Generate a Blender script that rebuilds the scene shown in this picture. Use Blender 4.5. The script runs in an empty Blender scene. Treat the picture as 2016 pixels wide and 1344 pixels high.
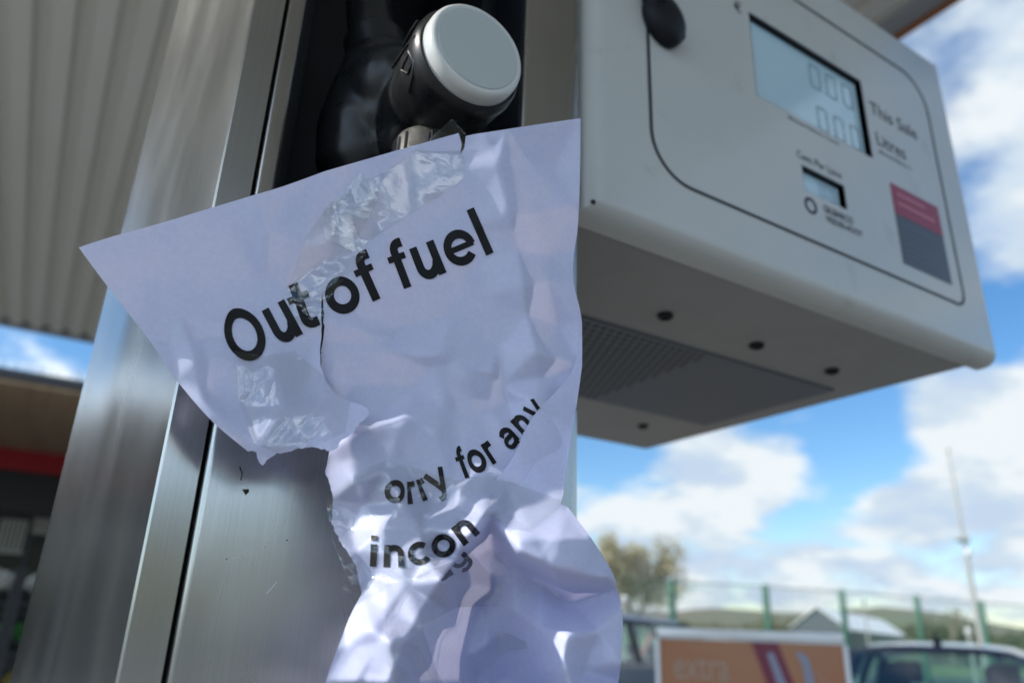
import bpy, bmesh, math, random
import numpy as np
from math import radians as R, sin, cos, pi, sqrt, atan2
from mathutils import Vector, Matrix
from mathutils.geometry import delaunay_2d_cdt

S = bpy.context.scene
COL = S.collection

# ------------------------------------------------------------------ camera
FPX, CX, CY = 1485.0, 1008.0, 672.0            # focal length and centre in photo pixels (2016 x 1344)
PITCH, ROLL, AZ = R(21.0), R(2.1), R(31.3)
CAM = Vector((0, 0, 1.45))
fh = Vector((sin(AZ), cos(AZ), 0)); rh = Vector((cos(AZ), -sin(AZ), 0)); zz = Vector((0, 0, 1))
FW = fh * cos(PITCH) + zz * sin(PITCH)
u0 = -fh * sin(PITCH) + zz * cos(PITCH)
UP = u0 * cos(ROLL) - rh * sin(ROLL)
RT = rh * cos(ROLL) + u0 * sin(ROLL)
cam = bpy.data.cameras.new("camera"); camo = bpy.data.objects.new("camera", cam); COL.objects.link(camo)
camo.matrix_world = Matrix(((RT.x, UP.x, -FW.x, CAM.x), (RT.y, UP.y, -FW.y, CAM.y), (RT.z, UP.z, -FW.z, CAM.z), (0, 0, 0, 1)))
cam.sensor_width = 36; cam.lens = 36 * FPX / 2016
cam.clip_start = 0.01; cam.clip_end = 6000
cam.dof.use_dof = True; cam.dof.focus_distance = 0.412; cam.dof.aperture_fstop = 5.4
S.camera = camo

# ------------------------------------------------------------------ light
SUN_AZ, SUN_EL = R(-75), R(34)                   # azimuth from +Y towards +X
sun = bpy.data.lights.new("sun", 'SUN'); suno = bpy.data.objects.new("sun", sun); COL.objects.link(suno)
sun.energy = 2.0; sun.angle = R(0.5); sun.color = (1, .95, .86)
sd = Vector((sin(SUN_AZ) * cos(SUN_EL), cos(SUN_AZ) * cos(SUN_EL), sin(SUN_EL)))
suno.rotation_euler = sd.to_track_quat('Z', 'Y').to_euler()

W = bpy.data.worlds.new("World"); S.world = W; W.use_nodes = True
EXPOSURE = 1.27
S.view_settings.view_transform = 'Standard'; S.view_settings.look = 'None'; S.view_settings.gamma = 1; S.view_settings.exposure = EXPOSURE
S.cycles.use_denoising = True
S.cycles.max_bounces = 8; S.cycles.transparent_max_bounces = 16
S.cycles.caustics_reflective = False; S.cycles.caustics_refractive = False
S.cycles.sample_clamp_indirect = 4

def ray(x, y):
    return (RT * ((x - CX) / FPX) - UP * ((y - CY) / FPX) + FW).normalized()
def onY(x, y, Y):
    d = ray(x, y); return CAM + d * (Y / d.y)
def onZ(x, y, Z):
    d = ray(x, y); return CAM + d * ((Z - CAM.z) / d.z)
def atd(x, y, dist):                              # horizontal distance along the camera's heading
    d = ray(x, y); return CAM + d * (dist / d.dot(fh))
def atdepth(x, y, zd):                            # depth along the optical axis
    d = ray(x, y); return CAM + d * (zd / d.dot(FW))

def build_world():
    nt = W.node_tree; N = nt.nodes; L = nt.links; N.clear()
    out = N.new('ShaderNodeOutputWorld'); bg = N.new('ShaderNodeBackground'); L.new(bg.outputs[0], out.inputs[0])
    sky = N.new('ShaderNodeTexSky'); sky.sky_type = 'NISHITA'; sky.sun_disc = False
    sky.sun_elevation = SUN_EL; sky.sun_rotation = SUN_AZ
    sky.air_density = 1.0; sky.dust_density = 0.3; sky.ozone_density = 2.5
    bg.inputs[1].default_value = 0.12
    tc = N.new('ShaderNodeTexCoord'); 
    def math_(op, a, b=None, clamp=False):
        m = N.new('ShaderNodeMath'); m.operation = op; m.use_clamp = clamp
        for i, v in enumerate((a, b)):
            if v is None: continue
            if isinstance(v, (int, float)): m.inputs[i].default_value = v
            else: L.new(v, m.inputs[i])
        return m.outputs[0]
    sep = N.new('ShaderNodeSeparateXYZ'); L.new(tc.outputs['Generated'], sep.inputs[0])
    zc = math_('ADD', math_('MAXIMUM', sep.outputs[2], 0.0), 0.27)
    comb = N.new('ShaderNodeCombineXYZ')
    L.new(math_('DIVIDE', sep.outputs[0], zc), comb.inputs[0]); L.new(math_('DIVIDE', sep.outputs[1], zc), comb.inputs[1])
    L.new(math_('MULTIPLY', sep.outputs[2], 1.5), comb.inputs[2])
    def noise(vec, scale, detail, rough, off=(0, 0, 0)):
        mp = N.new('ShaderNodeMapping'); L.new(vec, mp.inputs[0]); mp.inputs['Location'].default_value = off
        n = N.new('ShaderNodeTexNoise'); n.inputs['Scale'].default_value = scale; n.inputs['Detail'].default_value = detail
        n.inputs['Roughness'].default_value = rough; L.new(mp.outputs[0], n.inputs['Vector']); return n.outputs[0]
    def blob(px, py, rad, amp):                    # a cloud bank (or gap) round one direction of the sky
        d = ray(px, py)
        v = N.new('ShaderNodeVectorMath'); v.operation = 'DISTANCE'; L.new(tc.outputs['Generated'], v.inputs[0]); v.inputs[1].default_value = d
        t = math_('DIVIDE', v.outputs['Value'], rad)
        return math_('MULTIPLY', math_('EXPONENT', math_('MULTIPLY', math_('MULTIPLY', t, t), -1.0)), amp)
    base = noise(comb.outputs[0], 2.7, 11, 0.56, (3.1, 1.7, 0.4))
    dens = math_('ADD', base, 0.02)
    for b in CLOUDS: dens = math_('ADD', dens, blob(b[0], b[1], b[2], b[3] * .75))
    ramp = N.new('ShaderNodeValToRGB'); L.new(dens, ramp.inputs[0])
    ramp.color_ramp.elements[0].position = 0.44; ramp.color_ramp.elements[1].position = 0.64
    ramp.color_ramp.interpolation = 'EASE'
    sh = noise(comb.outputs[0], 2.7, 7, 0.56, (3.155, 1.62, 0.54))
    dif = math_('ADD', math_('MULTIPLY', math_('SUBTRACT', base, sh), 1.6), noise(comb.outputs[0], 3.4, 5, .5, (8, 2, 1)))
    cr = N.new('ShaderNodeValToRGB'); L.new(dif, cr.inputs[0])
    e = cr.color_ramp.elements
    e[0].position = 0.32; e[0].color = (1.95, 2.4, 3.0, 1); e[1].position = 0.66; e[1].color = (3.0, 3.22, 3.36, 1)
    m = e.new(.5); m.color = (2.3, 2.68, 3.05, 1)
    mix = N.new('ShaderNodeMixRGB'); L.new(ramp.outputs[0], mix.inputs[0])
    hsv = N.new('ShaderNodeHueSaturation'); hsv.inputs['Saturation'].default_value = 1.25; hsv.inputs["Value"].default_value = 0.62
    L.new(sky.outputs[0], hsv.inputs['Color'])
    # unseen clouds behind and left of the viewer are brightened as added fill light
    dt = N.new('ShaderNodeVectorMath'); dt.operation = 'DOT_PRODUCT'; L.new(tc.outputs['Generated'], dt.inputs[0]); dt.inputs[1].default_value = (-fh * .75 - rh * .66)
    bk = N.new('ShaderNodeMapRange'); bk.interpolation_type = 'SMOOTHSTEP'; L.new(dt.outputs['Value'], bk.inputs[0])
    bk.inputs[1].default_value = -.45; bk.inputs[2].default_value = .5; bk.inputs[3].default_value = 1.0; bk.inputs[4].default_value = 3.9
    vs_ = N.new('ShaderNodeVectorMath'); vs_.operation = 'SCALE'; L.new(cr.outputs[0], vs_.inputs[0]); L.new(bk.outputs[0], vs_.inputs['Scale'])
    L.new(hsv.outputs[0], mix.inputs[1]); L.new(vs_.outputs[0], mix.inputs[2])
    L.new(mix.outputs[0], bg.inputs[0])

CLOUDS = [(1190, 910, .06, -.30), (1530, 830, .055, -.26), (1680, 850, .05, -.20), (1640, 960, .05, -.22), (1740, 900, .04, -.16), (1975, 650, .06, -.22), (1680, 740, .06, -.16),
          (1420, 930, .075, .26), (1560, 905, .03, .16), (1880, 800, .06, .24), (1930, 980, .075, .28), (1760, 1000, .05, .20), (1400, 1090, .12, .08), (1700, 1130, .11, .08), (1220, 1040, .05, .2),
          (1940, 300, .26, .15), (1850, 190, .055, -.07), (60, 680, .06, -.05), (130, 640, .1, -.1)]
build_world()

# ------------------------------------------------------------------ helpers
def mat(name, color, rough=.5, metal=0, bump=None, vary=None, spec=.5, **kw):
    m = bpy.data.materials.new(name); m.use_nodes = True
    nt = m.node_tree; N = nt.nodes; L = nt.links; p = N['Principled BSDF']
    p.inputs['Base Color'].default_value = (*color, 1); p.inputs['Roughness'].default_value = rough
    p.inputs['Metallic'].default_value = metal; p.inputs['Specular IOR Level'].default_value = spec
    tc = N.new('ShaderNodeTexCoord')
    def nz(scale, detail=4, rgh=.55):
        mp = N.new('ShaderNodeMapping'); L.new(tc.outputs['Object'], mp.inputs[0])
        mp.inputs['Scale'].default_value = scale if isinstance(scale, tuple) else (scale,) * 3
        n = N.new('ShaderNodeTexNoise'); n.inputs['Scale'].default_value = 1; n.inputs['Detail'].default_value = detail
        n.inputs['Roughness'].default_value = rgh; L.new(mp.outputs[0], n.inputs['Vector']); return n.outputs[0]
    if bump:
        b = N.new('ShaderNodeBump'); b.inputs['Distance'].default_value = bump[1]; b.inputs['Strength'].default_value = bump[2] if len(bump) > 2 else .6
        L.new(nz(bump[0]), b.inputs['Height']); L.new(b.outputs[0], p.inputs['Normal'])
    if vary:                                      # (scale, colour 2, [rough range])
        r = N.new('ShaderNodeValToRGB'); L.new(nz(vary[0]), r.inputs[0])
        r.color_ramp.elements[0].position = .3; r.color_ramp.elements[1].position = .7
        r.color_ramp.elements[0].color = (*color, 1); r.color_ramp.elements[1].color = (*vary[1], 1)
        L.new(r.outputs[0], p.inputs['Base Color'])
        if len(vary) > 2:
            mr = N.new('ShaderNodeMapRange'); L.new(nz(vary[0]), mr.inputs[0]); mr.inputs[1].default_value = .3; mr.inputs[2].default_value = .7
            mr.inputs[3].default_value, mr.inputs[4].default_value = vary[2]; L.new(mr.outputs[0], p.inputs['Roughness'])
    for k, v in kw.items(): p.inputs[k.replace('_', ' ')].default_value = v
    return m

class MB:
    def __init__(s): s.v = []; s.f = []
    def add(s, vs, fs):
        o = len(s.v); s.v += [Vector(v) for v in vs]; s.f += [tuple(i + o for i in f) for f in fs]; return s
    def box(s, x0, x1, y0, y1, z0, z1):
        return s.add([(x, y, z) for z in (z0, z1) for y in (y0, y1) for x in (x0, x1)],
                     [(0, 2, 3, 1), (4, 5, 7, 6), (0, 1, 5, 4), (2, 6, 7, 3), (0, 4, 6, 2), (1, 3, 7, 5)])
    def bar(s, a, b, w, t=None, n=4, cap=True, w2=None):
        a, b = Vector(a), Vector(b); d = (b - a).normalized(); q = d.to_track_quat('Z', 'Y')
        t = t or w; w2 = w if w2 is None else w2; vs = []
        for p, k in ((a, w), (b, w2)):
            for i in range(n):
                an = 2 * pi * (i + .5) / n; sc = sqrt(2) if n == 4 else 1
                vs.append(p + q @ Vector((cos(an) * k * sc / 2, sin(an) * k * (t / w) * sc / 2, 0)))
        fs = [(i, (i + 1) % n, n + (i + 1) % n, n + i) for i in range(n)]
        if cap: fs += [tuple(range(n))[::-1], tuple(range(n, 2 * n))]
        return s.add(vs, fs)
    def tube(s, pts, rad, n=12, cap=True):
        pts = [Vector(p) for p in pts]; vs = []
        rad = rad if isinstance(rad, (list, tuple)) else [rad] * len(pts)
        ref = None
        for i, p in enumerate(pts):
            d = (pts[min(i + 1, len(pts) - 1)] - pts[max(i - 1, 0)]).normalized()
            if ref is None: ref = d.orthogonal().normalized()
            ref = (ref - d * ref.dot(d)).normalized(); b = d.cross(ref)
            vs += [p + (ref * cos(2 * pi * k / n) + b * sin(2 * pi * k / n)) * rad[i] for k in range(n)]
        fs = [(i * n + k, i * n + (k + 1) % n, (i + 1) * n + (k + 1) % n, (i + 1) * n + k) for i in range(len(pts) - 1) for k in range(n)]
        if cap: fs += [tuple(range(n))[::-1], tuple(range((len(pts) - 1) * n, len(pts) * n))]
        return s.add(vs, fs)
    def lathe(s, c, axis, prof, n=48):               # prof: (offset along axis, radius)
        c = Vector(c); axis = Vector(axis).normalized(); a = axis.orthogonal().normalized(); b = axis.cross(a); vs = []; fs = []
        for h, r in prof: vs += [c + axis * h + (a * cos(2 * pi * k / n) + b * sin(2 * pi * k / n)) * r for k in range(n)]
        for i in range(len(prof) - 1):
            fs += [(i * n + k, i * n + (k + 1) % n, (i + 1) * n + (k + 1) % n, (i + 1) * n + k) for k in range(n)]
        fs += [tuple(range(n))[::-1], tuple(range((len(prof) - 1) * n, len(prof) * n))]
        return s.add(vs, fs)
    def extrude_xy(s, poly, z0, z1, caps=True):
        n = len(poly); vs = [(x, y, z0) for x, y in poly] + [(x, y, z1) for x, y in poly]
        fs = [(i, (i + 1) % n, n + (i + 1) % n, n + i) for i in range(n)]
        if caps: fs += [tuple(range(n))[::-1], tuple(range(n, 2 * n))]
        return s.add(vs, fs)
    def ell(s, c, r, nu=20, nv=12):
        c = Vector(c); vs = []; fs = []
        for j in range(nv + 1):
            t = pi * j / nv
            for i in range(nu):
                a = 2 * pi * i / nu; vs.append(c + Vector((r[0] * sin(t) * cos(a), r[1] * sin(t) * sin(a), r[2] * cos(t))))
        for j in range(nv):
            for i in range(nu): fs.append((j * nu + i, (j + 1) * nu + i, (j + 1) * nu + (i + 1) % nu, j * nu + (i + 1) % nu))
        return s.add(vs, fs)
    def build(s, name, material, parent=None, bevel=0, seg=2, smooth=True, angle=40, local=False, keep=False):
        off = Vector((0, 0, 0)); p = parent
        if not local:
            while p is not None: off += p.location; p = p.parent
        me = bpy.data.meshes.new(name); me.from_pydata([v - off for v in s.v], [], s.f)
        bm = bmesh.new(); bm.from_mesh(me)
        bmesh.ops.remove_doubles(bm, verts=bm.verts, dist=1e-6)
        if not keep: bmesh.ops.recalc_face_normals(bm, faces=bm.faces)
        if bevel:
            es = [e for e in bm.edges if len(e.link_faces) == 2 and e.calc_face_angle(0) > R(30)]
            bmesh.ops.bevel(bm, geom=es, offset=bevel, segments=seg, affect='EDGES', profile=.5, clamp_overlap=True)
        if smooth:
            for f in bm.faces: f.smooth = True
            for e in bm.edges:
                if len(e.link_faces) == 2 and e.calc_face_angle(0) > R(angle): e.smooth = False
        bm.to_mesh(me); bm.free()
        o = bpy.data.objects.new(name, me); COL.objects.link(o)
        if material: me.materials.append(material)
        if parent: o.parent = parent
        return o

def tag(o, label=None, cat=None, group=None, kind=None):
    if label: o['label'] = label
    if cat: o['category'] = cat
    if group: o['group'] = group
    if kind: o['kind'] = kind
    return o
def empty(name, loc, label, cat, group=None, rz=0):
    o = bpy.data.objects.new(name, None); COL.objects.link(o); o.location = loc; o.rotation_euler.z = rz
    o.empty_display_size = .1
    return tag(o, label, cat, group)
def kids(o): return [c for c in bpy.data.objects if c.parent == o]
def copy_tree(o, parent=None):
    c = o.copy(); COL.objects.link(c); c.parent = parent
    for k in kids(o): copy_tree(k, c)
    return c

def text_mesh(txt, size, bold=0.0, res=10, spacing=1.0, align='LEFT'):
    """2-D triangles of a word in the built-in font: (verts, faces)"""
    cu = bpy.data.curves.new("lettering", 'FONT'); cu.body = txt; cu.size = size; cu.resolution_u = res
    cu.offset = bold * size; cu.space_character = spacing; cu.align_x = align; cu.fill_mode = 'FRONT'
    o = bpy.data.objects.new("lettering", cu); COL.objects.link(o)
    dg = bpy.context.evaluated_depsgraph_get(); me = bpy.data.meshes.new_from_object(o.evaluated_get(dg))
    vs = [(v.co.x, v.co.y) for v in me.vertices]; fs = [tuple(p.vertices) for p in me.polygons]
    bpy.data.objects.remove(o); bpy.data.curves.remove(cu); bpy.data.meshes.remove(me)
    return vs, fs

# ------------------------------------------------------------------ materials
def steel_mat(name, base, rough, aniso=.75, scr=.35):
    m = mat(name, base, rough, 1.0)
    nt = m.node_tree; N = nt.nodes; L = nt.links; p = N['Principled BSDF']
    p.inputs['Anisotropic'].default_value = aniso
    tg = N.new('ShaderNodeTangent'); tg.direction_type = 'RADIAL'; tg.axis = 'Z'
    L.new(tg.outputs[0], p.inputs['Tangent']); p.inputs['Anisotropic Rotation'].default_value = 0.0
    tc = N.new('ShaderNodeTexCoord')
    def nz(sc, det=3):
        mp = N.new('ShaderNodeMapping'); L.new(tc.outputs['Object'], mp.inputs[0]); mp.inputs['Scale'].default_value = sc
        n = N.new('ShaderNodeTexNoise'); n.inputs['Scale'].default_value = 1; n.inputs['Detail'].default_value = det; L.new(mp.outputs[0], n.inputs['Vector']); return n.outputs[0]
    gr = N.new('ShaderNodeMapRange'); L.new(nz((1100, 1100, 9), 2), gr.inputs[0]); gr.inputs[1].default_value = .3; gr.inputs[2].default_value = .7; gr.inputs[3].default_value = .95; gr.inputs[4].default_value = 1.05
    sm = N.new('ShaderNodeMapRange'); L.new(nz((16, 16, 7), 5), sm.inputs[0]); sm.inputs[1].default_value = .35; sm.inputs[2].default_value = .65; sm.inputs[3].default_value = .93; sm.inputs[4].default_value = 1.04
    gm = N.new('ShaderNodeMath'); gm.operation = 'MULTIPLY'; L.new(gr.outputs[0], gm.inputs[0]); L.new(sm.outputs[0], gm.inputs[1])
    gv = N.new('ShaderNodeVectorMath'); gv.operation = 'SCALE'; gv.inputs[0].default_value = base; L.new(gm.outputs[0], gv.inputs['Scale']); L.new(gv.outputs[0], p.inputs['Base Color'])
    fine = nz((1800, 1800, 22))
    b = N.new('ShaderNodeBump'); b.inputs['Strength'].default_value = scr; b.inputs['Distance'].default_value = .00015
    L.new(fine, b.inputs['Height']); L.new(b.outputs[0], p.inputs['Normal'])
    mr = N.new('ShaderNodeMapRange'); L.new(nz((14, 14, 5), 6), mr.inputs[0]); mr.inputs[1].default_value = .3; mr.inputs[2].default_value = .7
    mr.inputs[3].default_value = rough * .8; mr.inputs[4].default_value = rough * 1.25; L.new(mr.outputs[0], p.inputs['Roughness'])
    return m
M = {}
M['steel'] = steel_mat('brushed_steel', (.45, .46, .45), .27)
M['steel_side'] = steel_mat('brushed_steel_side', (.45, .45, .43), .22, .0, .15)
M['steel_dark'] = steel_mat('brushed_steel_trim', (.42, .41, .38), .25)
M['white_paint'] = mat('white_powder_coat', (.55, .57, .555), .34, bump=(900, .00004, .5), vary=(9, (.52, .54, .525)), Coat_Weight=.25, Coat_Roughness=.12)
def smudges(m, col, lo, hi, scale, amt):
    nt = m.node_tree; N = nt.nodes; L = nt.links; p = N['Principled BSDF']; src = p.inputs['Base Color'].links[0].from_socket
    tc = N.new('ShaderNodeTexCoord'); n = N.new('ShaderNodeTexNoise'); n.inputs['Scale'].default_value = scale; n.inputs['Detail'].default_value = 6; n.inputs['Roughness'].default_value = .65
    L.new(tc.outputs['Object'], n.inputs['Vector']); mr = N.new('ShaderNodeMapRange'); L.new(n.outputs[0], mr.inputs[0])
    mr.inputs[1].default_value = lo; mr.inputs[2].default_value = hi; mr.inputs[3].default_value = 0; mr.inputs[4].default_value = amt
    mx = N.new('ShaderNodeMixRGB'); L.new(mr.outputs[0], mx.inputs[0]); L.new(src, mx.inputs[1]); mx.inputs[2].default_value = (*col, 1); L.new(mx.outputs[0], p.inputs['Base Color'])
smudges(M['white_paint'], (.33, .32, .29), .60, .74, 14, .45)
M['white_shaded'] = mat('white_paint_shaded', (.33, .33, .325), .5, vary=(12, (.30, .30, .295)))  # the head's white darkened: shade of the underside put into the colour
M['black_plastic'] = mat('black_plastic', (.006, .007, .010), .5, spec=.25, bump=(300, .0001))
M['rubber'] = mat('black_rubber', (.010, .011, .013), .32, spec=.35, bump=(160, .00025, .35), vary=(60, (.017, .017, .018), (.24, .42)))
M['grip_rubber'] = mat('sunlit_grip_rubber', (.06, .058, .052), .36, bump=(700, .0002, .7), vary=(120, (.10, .096, .085), (.28, .45)))  # black rubber lightened to warm grey: sunlight put into the colour
M['cap_white'] = mat('white_cap_plastic', (.62, .63, .61), .3, bump=(240, .0001, .3), Coat_Weight=.4)
M['cap_grey'] = mat('cap_sticker', (.47, .51, .505), .38, bump=(1500, .00003, .4))
M['gasket'] = mat('dark_gasket', (.03, .035, .04), .6)
M['ink'] = mat('black_ink', (.009, .010, .012), .5, spec=.2, bump=(900, .00005, .4))
M['screw'] = mat('dark_screw', (.02, .022, .026), .4, .6)
M['dirt'] = mat('dirt_speck', (.04, .03, .02), .9)
M['soffit'] = mat('profiled_steel_soffit', (.74, .725, .67), .45, vary=((.6, .35, .6), (.67, .655, .60)))
M['fascia'] = mat('canopy_fascia', (.34, .35, .36), .5)
M['orange_trim'] = mat('orange_trim', (.42, .16, .05), .5)
M['concrete'] = mat('forecourt_concrete', (.24, .24, .235), .85, bump=(6, .01, .4), vary=(.7, (.19, .19, .187)))
M['asphalt'] = mat('asphalt', (.06, .06, .062), .85, bump=(30, .01, .4), vary=(1.2, (.045, .045, .047)))
M['grass'] = mat('far_field', (.11, .15, .05), .9, vary=(.004, (.16, .12, .06)))
M['green_post'] = mat('green_powder_coat', (.045, .14, .085), .45, vary=(3, (.055, .165, .1)))
M['green_wire'] = mat('green_wire', (.06, .15, .1), .5)
M['galv'] = mat('galvanised_steel', (.42, .42, .38), .5, .5, vary=(5, (.36, .36, .33)))
M['alu'] = mat('satin_aluminium', (.80, .82, .86), .42, .5, bump=(200, .0002, .3))
M['glass_dark'] = mat('dark_shop_glass', (.012, .015, .018), .06)
M['wood'] = mat('brown_boarded_soffit', (.52, .35, .21), .55, vary=((9, .4, .8), (.66, .46, .29)))
M['red'] = mat('red_fascia', (.5, .02, .035), .4)
M['dark_metal'] = mat('dark_metal', (.03, .032, .035), .5)
M['white_plastic'] = mat('white_plastic', (.75, .75, .72), .4)

def paper_mat():
    m = bpy.data.materials.new('printer_paper'); m.use_nodes = True
    nt = m.node_tree; N = nt.nodes; L = nt.links; N.clear()
    out = N.new('ShaderNodeOutputMaterial'); d = N.new('ShaderNodeBsdfDiffuse'); t = N.new('ShaderNodeBsdfTranslucent'); mx = N.new('ShaderNodeMixShader')
    gl = N.new('ShaderNodeBsdfGlossy'); gl.inputs['Roughness'].default_value = .45; mg = N.new('ShaderNodeMixShader'); mg.inputs[0].default_value = .035
    tc = N.new('ShaderNodeTexCoord')
    def nz(sc, det=5, rg=.6):
        n = N.new('ShaderNodeTexNoise'); n.inputs['Scale'].default_value = sc; n.inputs['Detail'].default_value = det; n.inputs['Roughness'].default_value = rg
        L.new(tc.outputs['Object'], n.inputs['Vector']); return n.outputs[0]
    r = N.new('ShaderNodeValToRGB'); L.new(nz(90), r.inputs[0]); r.color_ramp.elements[0].position = .3; r.color_ramp.elements[1].position = .7
    r.color_ramp.elements[0].color = (.645, .685, .955, 1); r.color_ramp.elements[1].color = (.69, .725, .965, 1)
    r2 = N.new('ShaderNodeValToRGB'); L.new(nz(420), r2.inputs[0]); r2.color_ramp.elements[0].position = .35; r2.color_ramp.elements[1].position = .65
    r2.color_ramp.elements[0].color = (.62, .57, .72, 1); r2.color_ramp.elements[1].color = (.82, .77, .90, 1)
    L.new(r.outputs[0], d.inputs[0]); L.new(r2.outputs[0], t.inputs[0])
    b = N.new('ShaderNodeBump'); b.inputs['Strength'].default_value = .35; b.inputs['Distance'].default_value = .0006
    L.new(nz(110, 6, .55), b.inputs['Height'])
    for n in (d, t, gl): L.new(b.outputs[0], n.inputs['Normal'])
    mx.inputs[0].default_value = .22
    L.new(d.outputs[0], mx.inputs[1]); L.new(t.outputs[0], mx.inputs[2]); L.new(mx.outputs[0], mg.inputs[1]); L.new(gl.outputs[0], mg.inputs[2]); L.new(mg.outputs[0], out.inputs[0])
    return m
M['paper'] = paper_mat()

def film_mat(name, tint, rough, fac, bscale, bdist):
    m = bpy.data.materials.new(name); m.use_nodes = True
    nt = m.node_tree; N = nt.nodes; L = nt.links; N.clear()
    out = N.new('ShaderNodeOutputMaterial'); tr = N.new('ShaderNodeBsdfTransparent'); g = N.new('ShaderNodeBsdfGlossy'); mx = N.new('ShaderNodeMixShader')
    tr.inputs[0].default_value = (*tint, 1); g.inputs['Roughness'].default_value = rough
    fr = N.new('ShaderNodeLayerWeight'); fr.inputs[0].default_value = .5
    pw = N.new('ShaderNodeMath'); pw.operation = 'POWER'; pw.inputs[1].default_value = 3.5; L.new(fr.outputs['Facing'], pw.inputs[0])
    mm = N.new('ShaderNodeMath'); mm.operation = 'MULTIPLY_ADD'; mm.inputs[1].default_value = .8; mm.inputs[2].default_value = fac; mm.use_clamp = True
    L.new(pw.outputs[0], mm.inputs[0]); L.new(mm.outputs[0], mx.inputs[0])
    tc = N.new('ShaderNodeTexCoord'); n = N.new('ShaderNodeTexNoise'); n.inputs['Scale'].default_value = bscale; n.inputs['Detail'].default_value = 3
    L.new(tc.outputs['Object'], n.inputs['Vector'])
    b = N.new('ShaderNodeBump'); b.inputs['Strength'].default_value = .22; b.inputs['Distance'].default_value = bdist; L.new(n.outputs[0], b.inputs['Height'])
    L.new(b.outputs[0], g.inputs['Normal']); L.new(b.outputs[0], fr.inputs['Normal'])
    L.new(tr.outputs[0], mx.inputs[1]); L.new(g.outputs[0], mx.inputs[2]); L.new(mx.outputs[0], out.inputs[0])
    return m
M['tape'] = film_mat('clear_tape', (.975, .98, .97), .045, .075, 160, .0006)
M['glass'] = film_mat('car_glass', (.74, .95, .87), .02, .13, 1, 0)

# ------------------------------------------------------------------ setting: ground, hills
def build_ground():
    g = MB(); n = 72; rings = [0, 8, 20, 60, 180, 500, 1500, 4000]
    vs = [(0, 0, 0)]; fs = []
    for r in rings[1:]:
        vs += [(r * cos(2 * pi * k / n), r * sin(2 * pi * k / n), 0) for k in range(n)]
    fs += [(0, 1 + k, 1 + (k + 1) % n) for k in range(n)]
    for i in range(len(rings) - 2):
        a, b = 1 + i * n, 1 + (i + 1) * n
        fs += [(a + k, b + k, b + (k + 1) % n, a + (k + 1) % n) for k in range(n)]
    g.add(vs, fs); tag(g.build('ground', M['grass'], smooth=False), kind='structure')
    p = MB().add([(-90, -140, .004), (60, -140, .004), (60, 24, .004), (-90, 24, .004)], [(0, 1, 2, 3)])
    tag(p.build('car_park', M['asphalt']), kind='structure')
    p = MB().add([(-30, -14, .008), (7, -14, .008), (7, 18.5, .008), (-30, 18.5, .008)], [(0, 1, 2, 3)])
    tag(p.build('forecourt', M['concrete']), kind='structure')
    # pump island kerb
    p = MB().box(-.35, 1.6, .10, 1.5, 0, .13); tag(p.build('pump_island', mat('island_concrete', (.32, .31, .29), .8, bump=(20, .004)), bevel=.02), kind='structure')
    # hills: a long ridge seen above the fence, lower elsewhere, plus an unseen high rise added behind the camera
    rng = random.Random(4); h = MB(); n = 240; rr = [(420, 0), (560, .45), (760, .8), (1000, 1.0), (1300, .7), (1600, 0)]
    def prof(a):                                  # a: compass angle from the camera heading
        v = 19 + 4 * sin(a * 5 + .6) + 4 * sin(a * 13 + 2) + 2.5 * sin(a * 31)
        v += 9 * math.exp(-((a - .26) / .14) ** 2) + 9 * math.exp(-((a - .48) / .13) ** 2)
        v += 110 * math.exp(-((math.remainder(a - 2.2, 2 * pi)) / .7) ** 2)  # unseen rise behind the camera, added to darken the door's reflection
        return v
    vs = []; fs = []
    for r, k in rr:
        for i in range(n):
            a = 2 * pi * i / n; b = a + AZ
            vs.append((r * sin(b), r * cos(b), max(-.5, prof(a) * k * 1.08 + rng.uniform(-1, 1) * k) if k else -.5))
    for j in range(len(rr) - 1):
        for i in range(n): fs.append((j * n + i, j * n + (i + 1) % n, (j + 1) * n + (i + 1) % n, (j + 1) * n + i))
    h.add(vs, fs)
    m = mat('hill_fields', (.095, .115, .065), .95, vary=(.012, (.13, .10, .07)))
    tag(h.build('hills', m), kind='structure')
build_ground()

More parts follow.
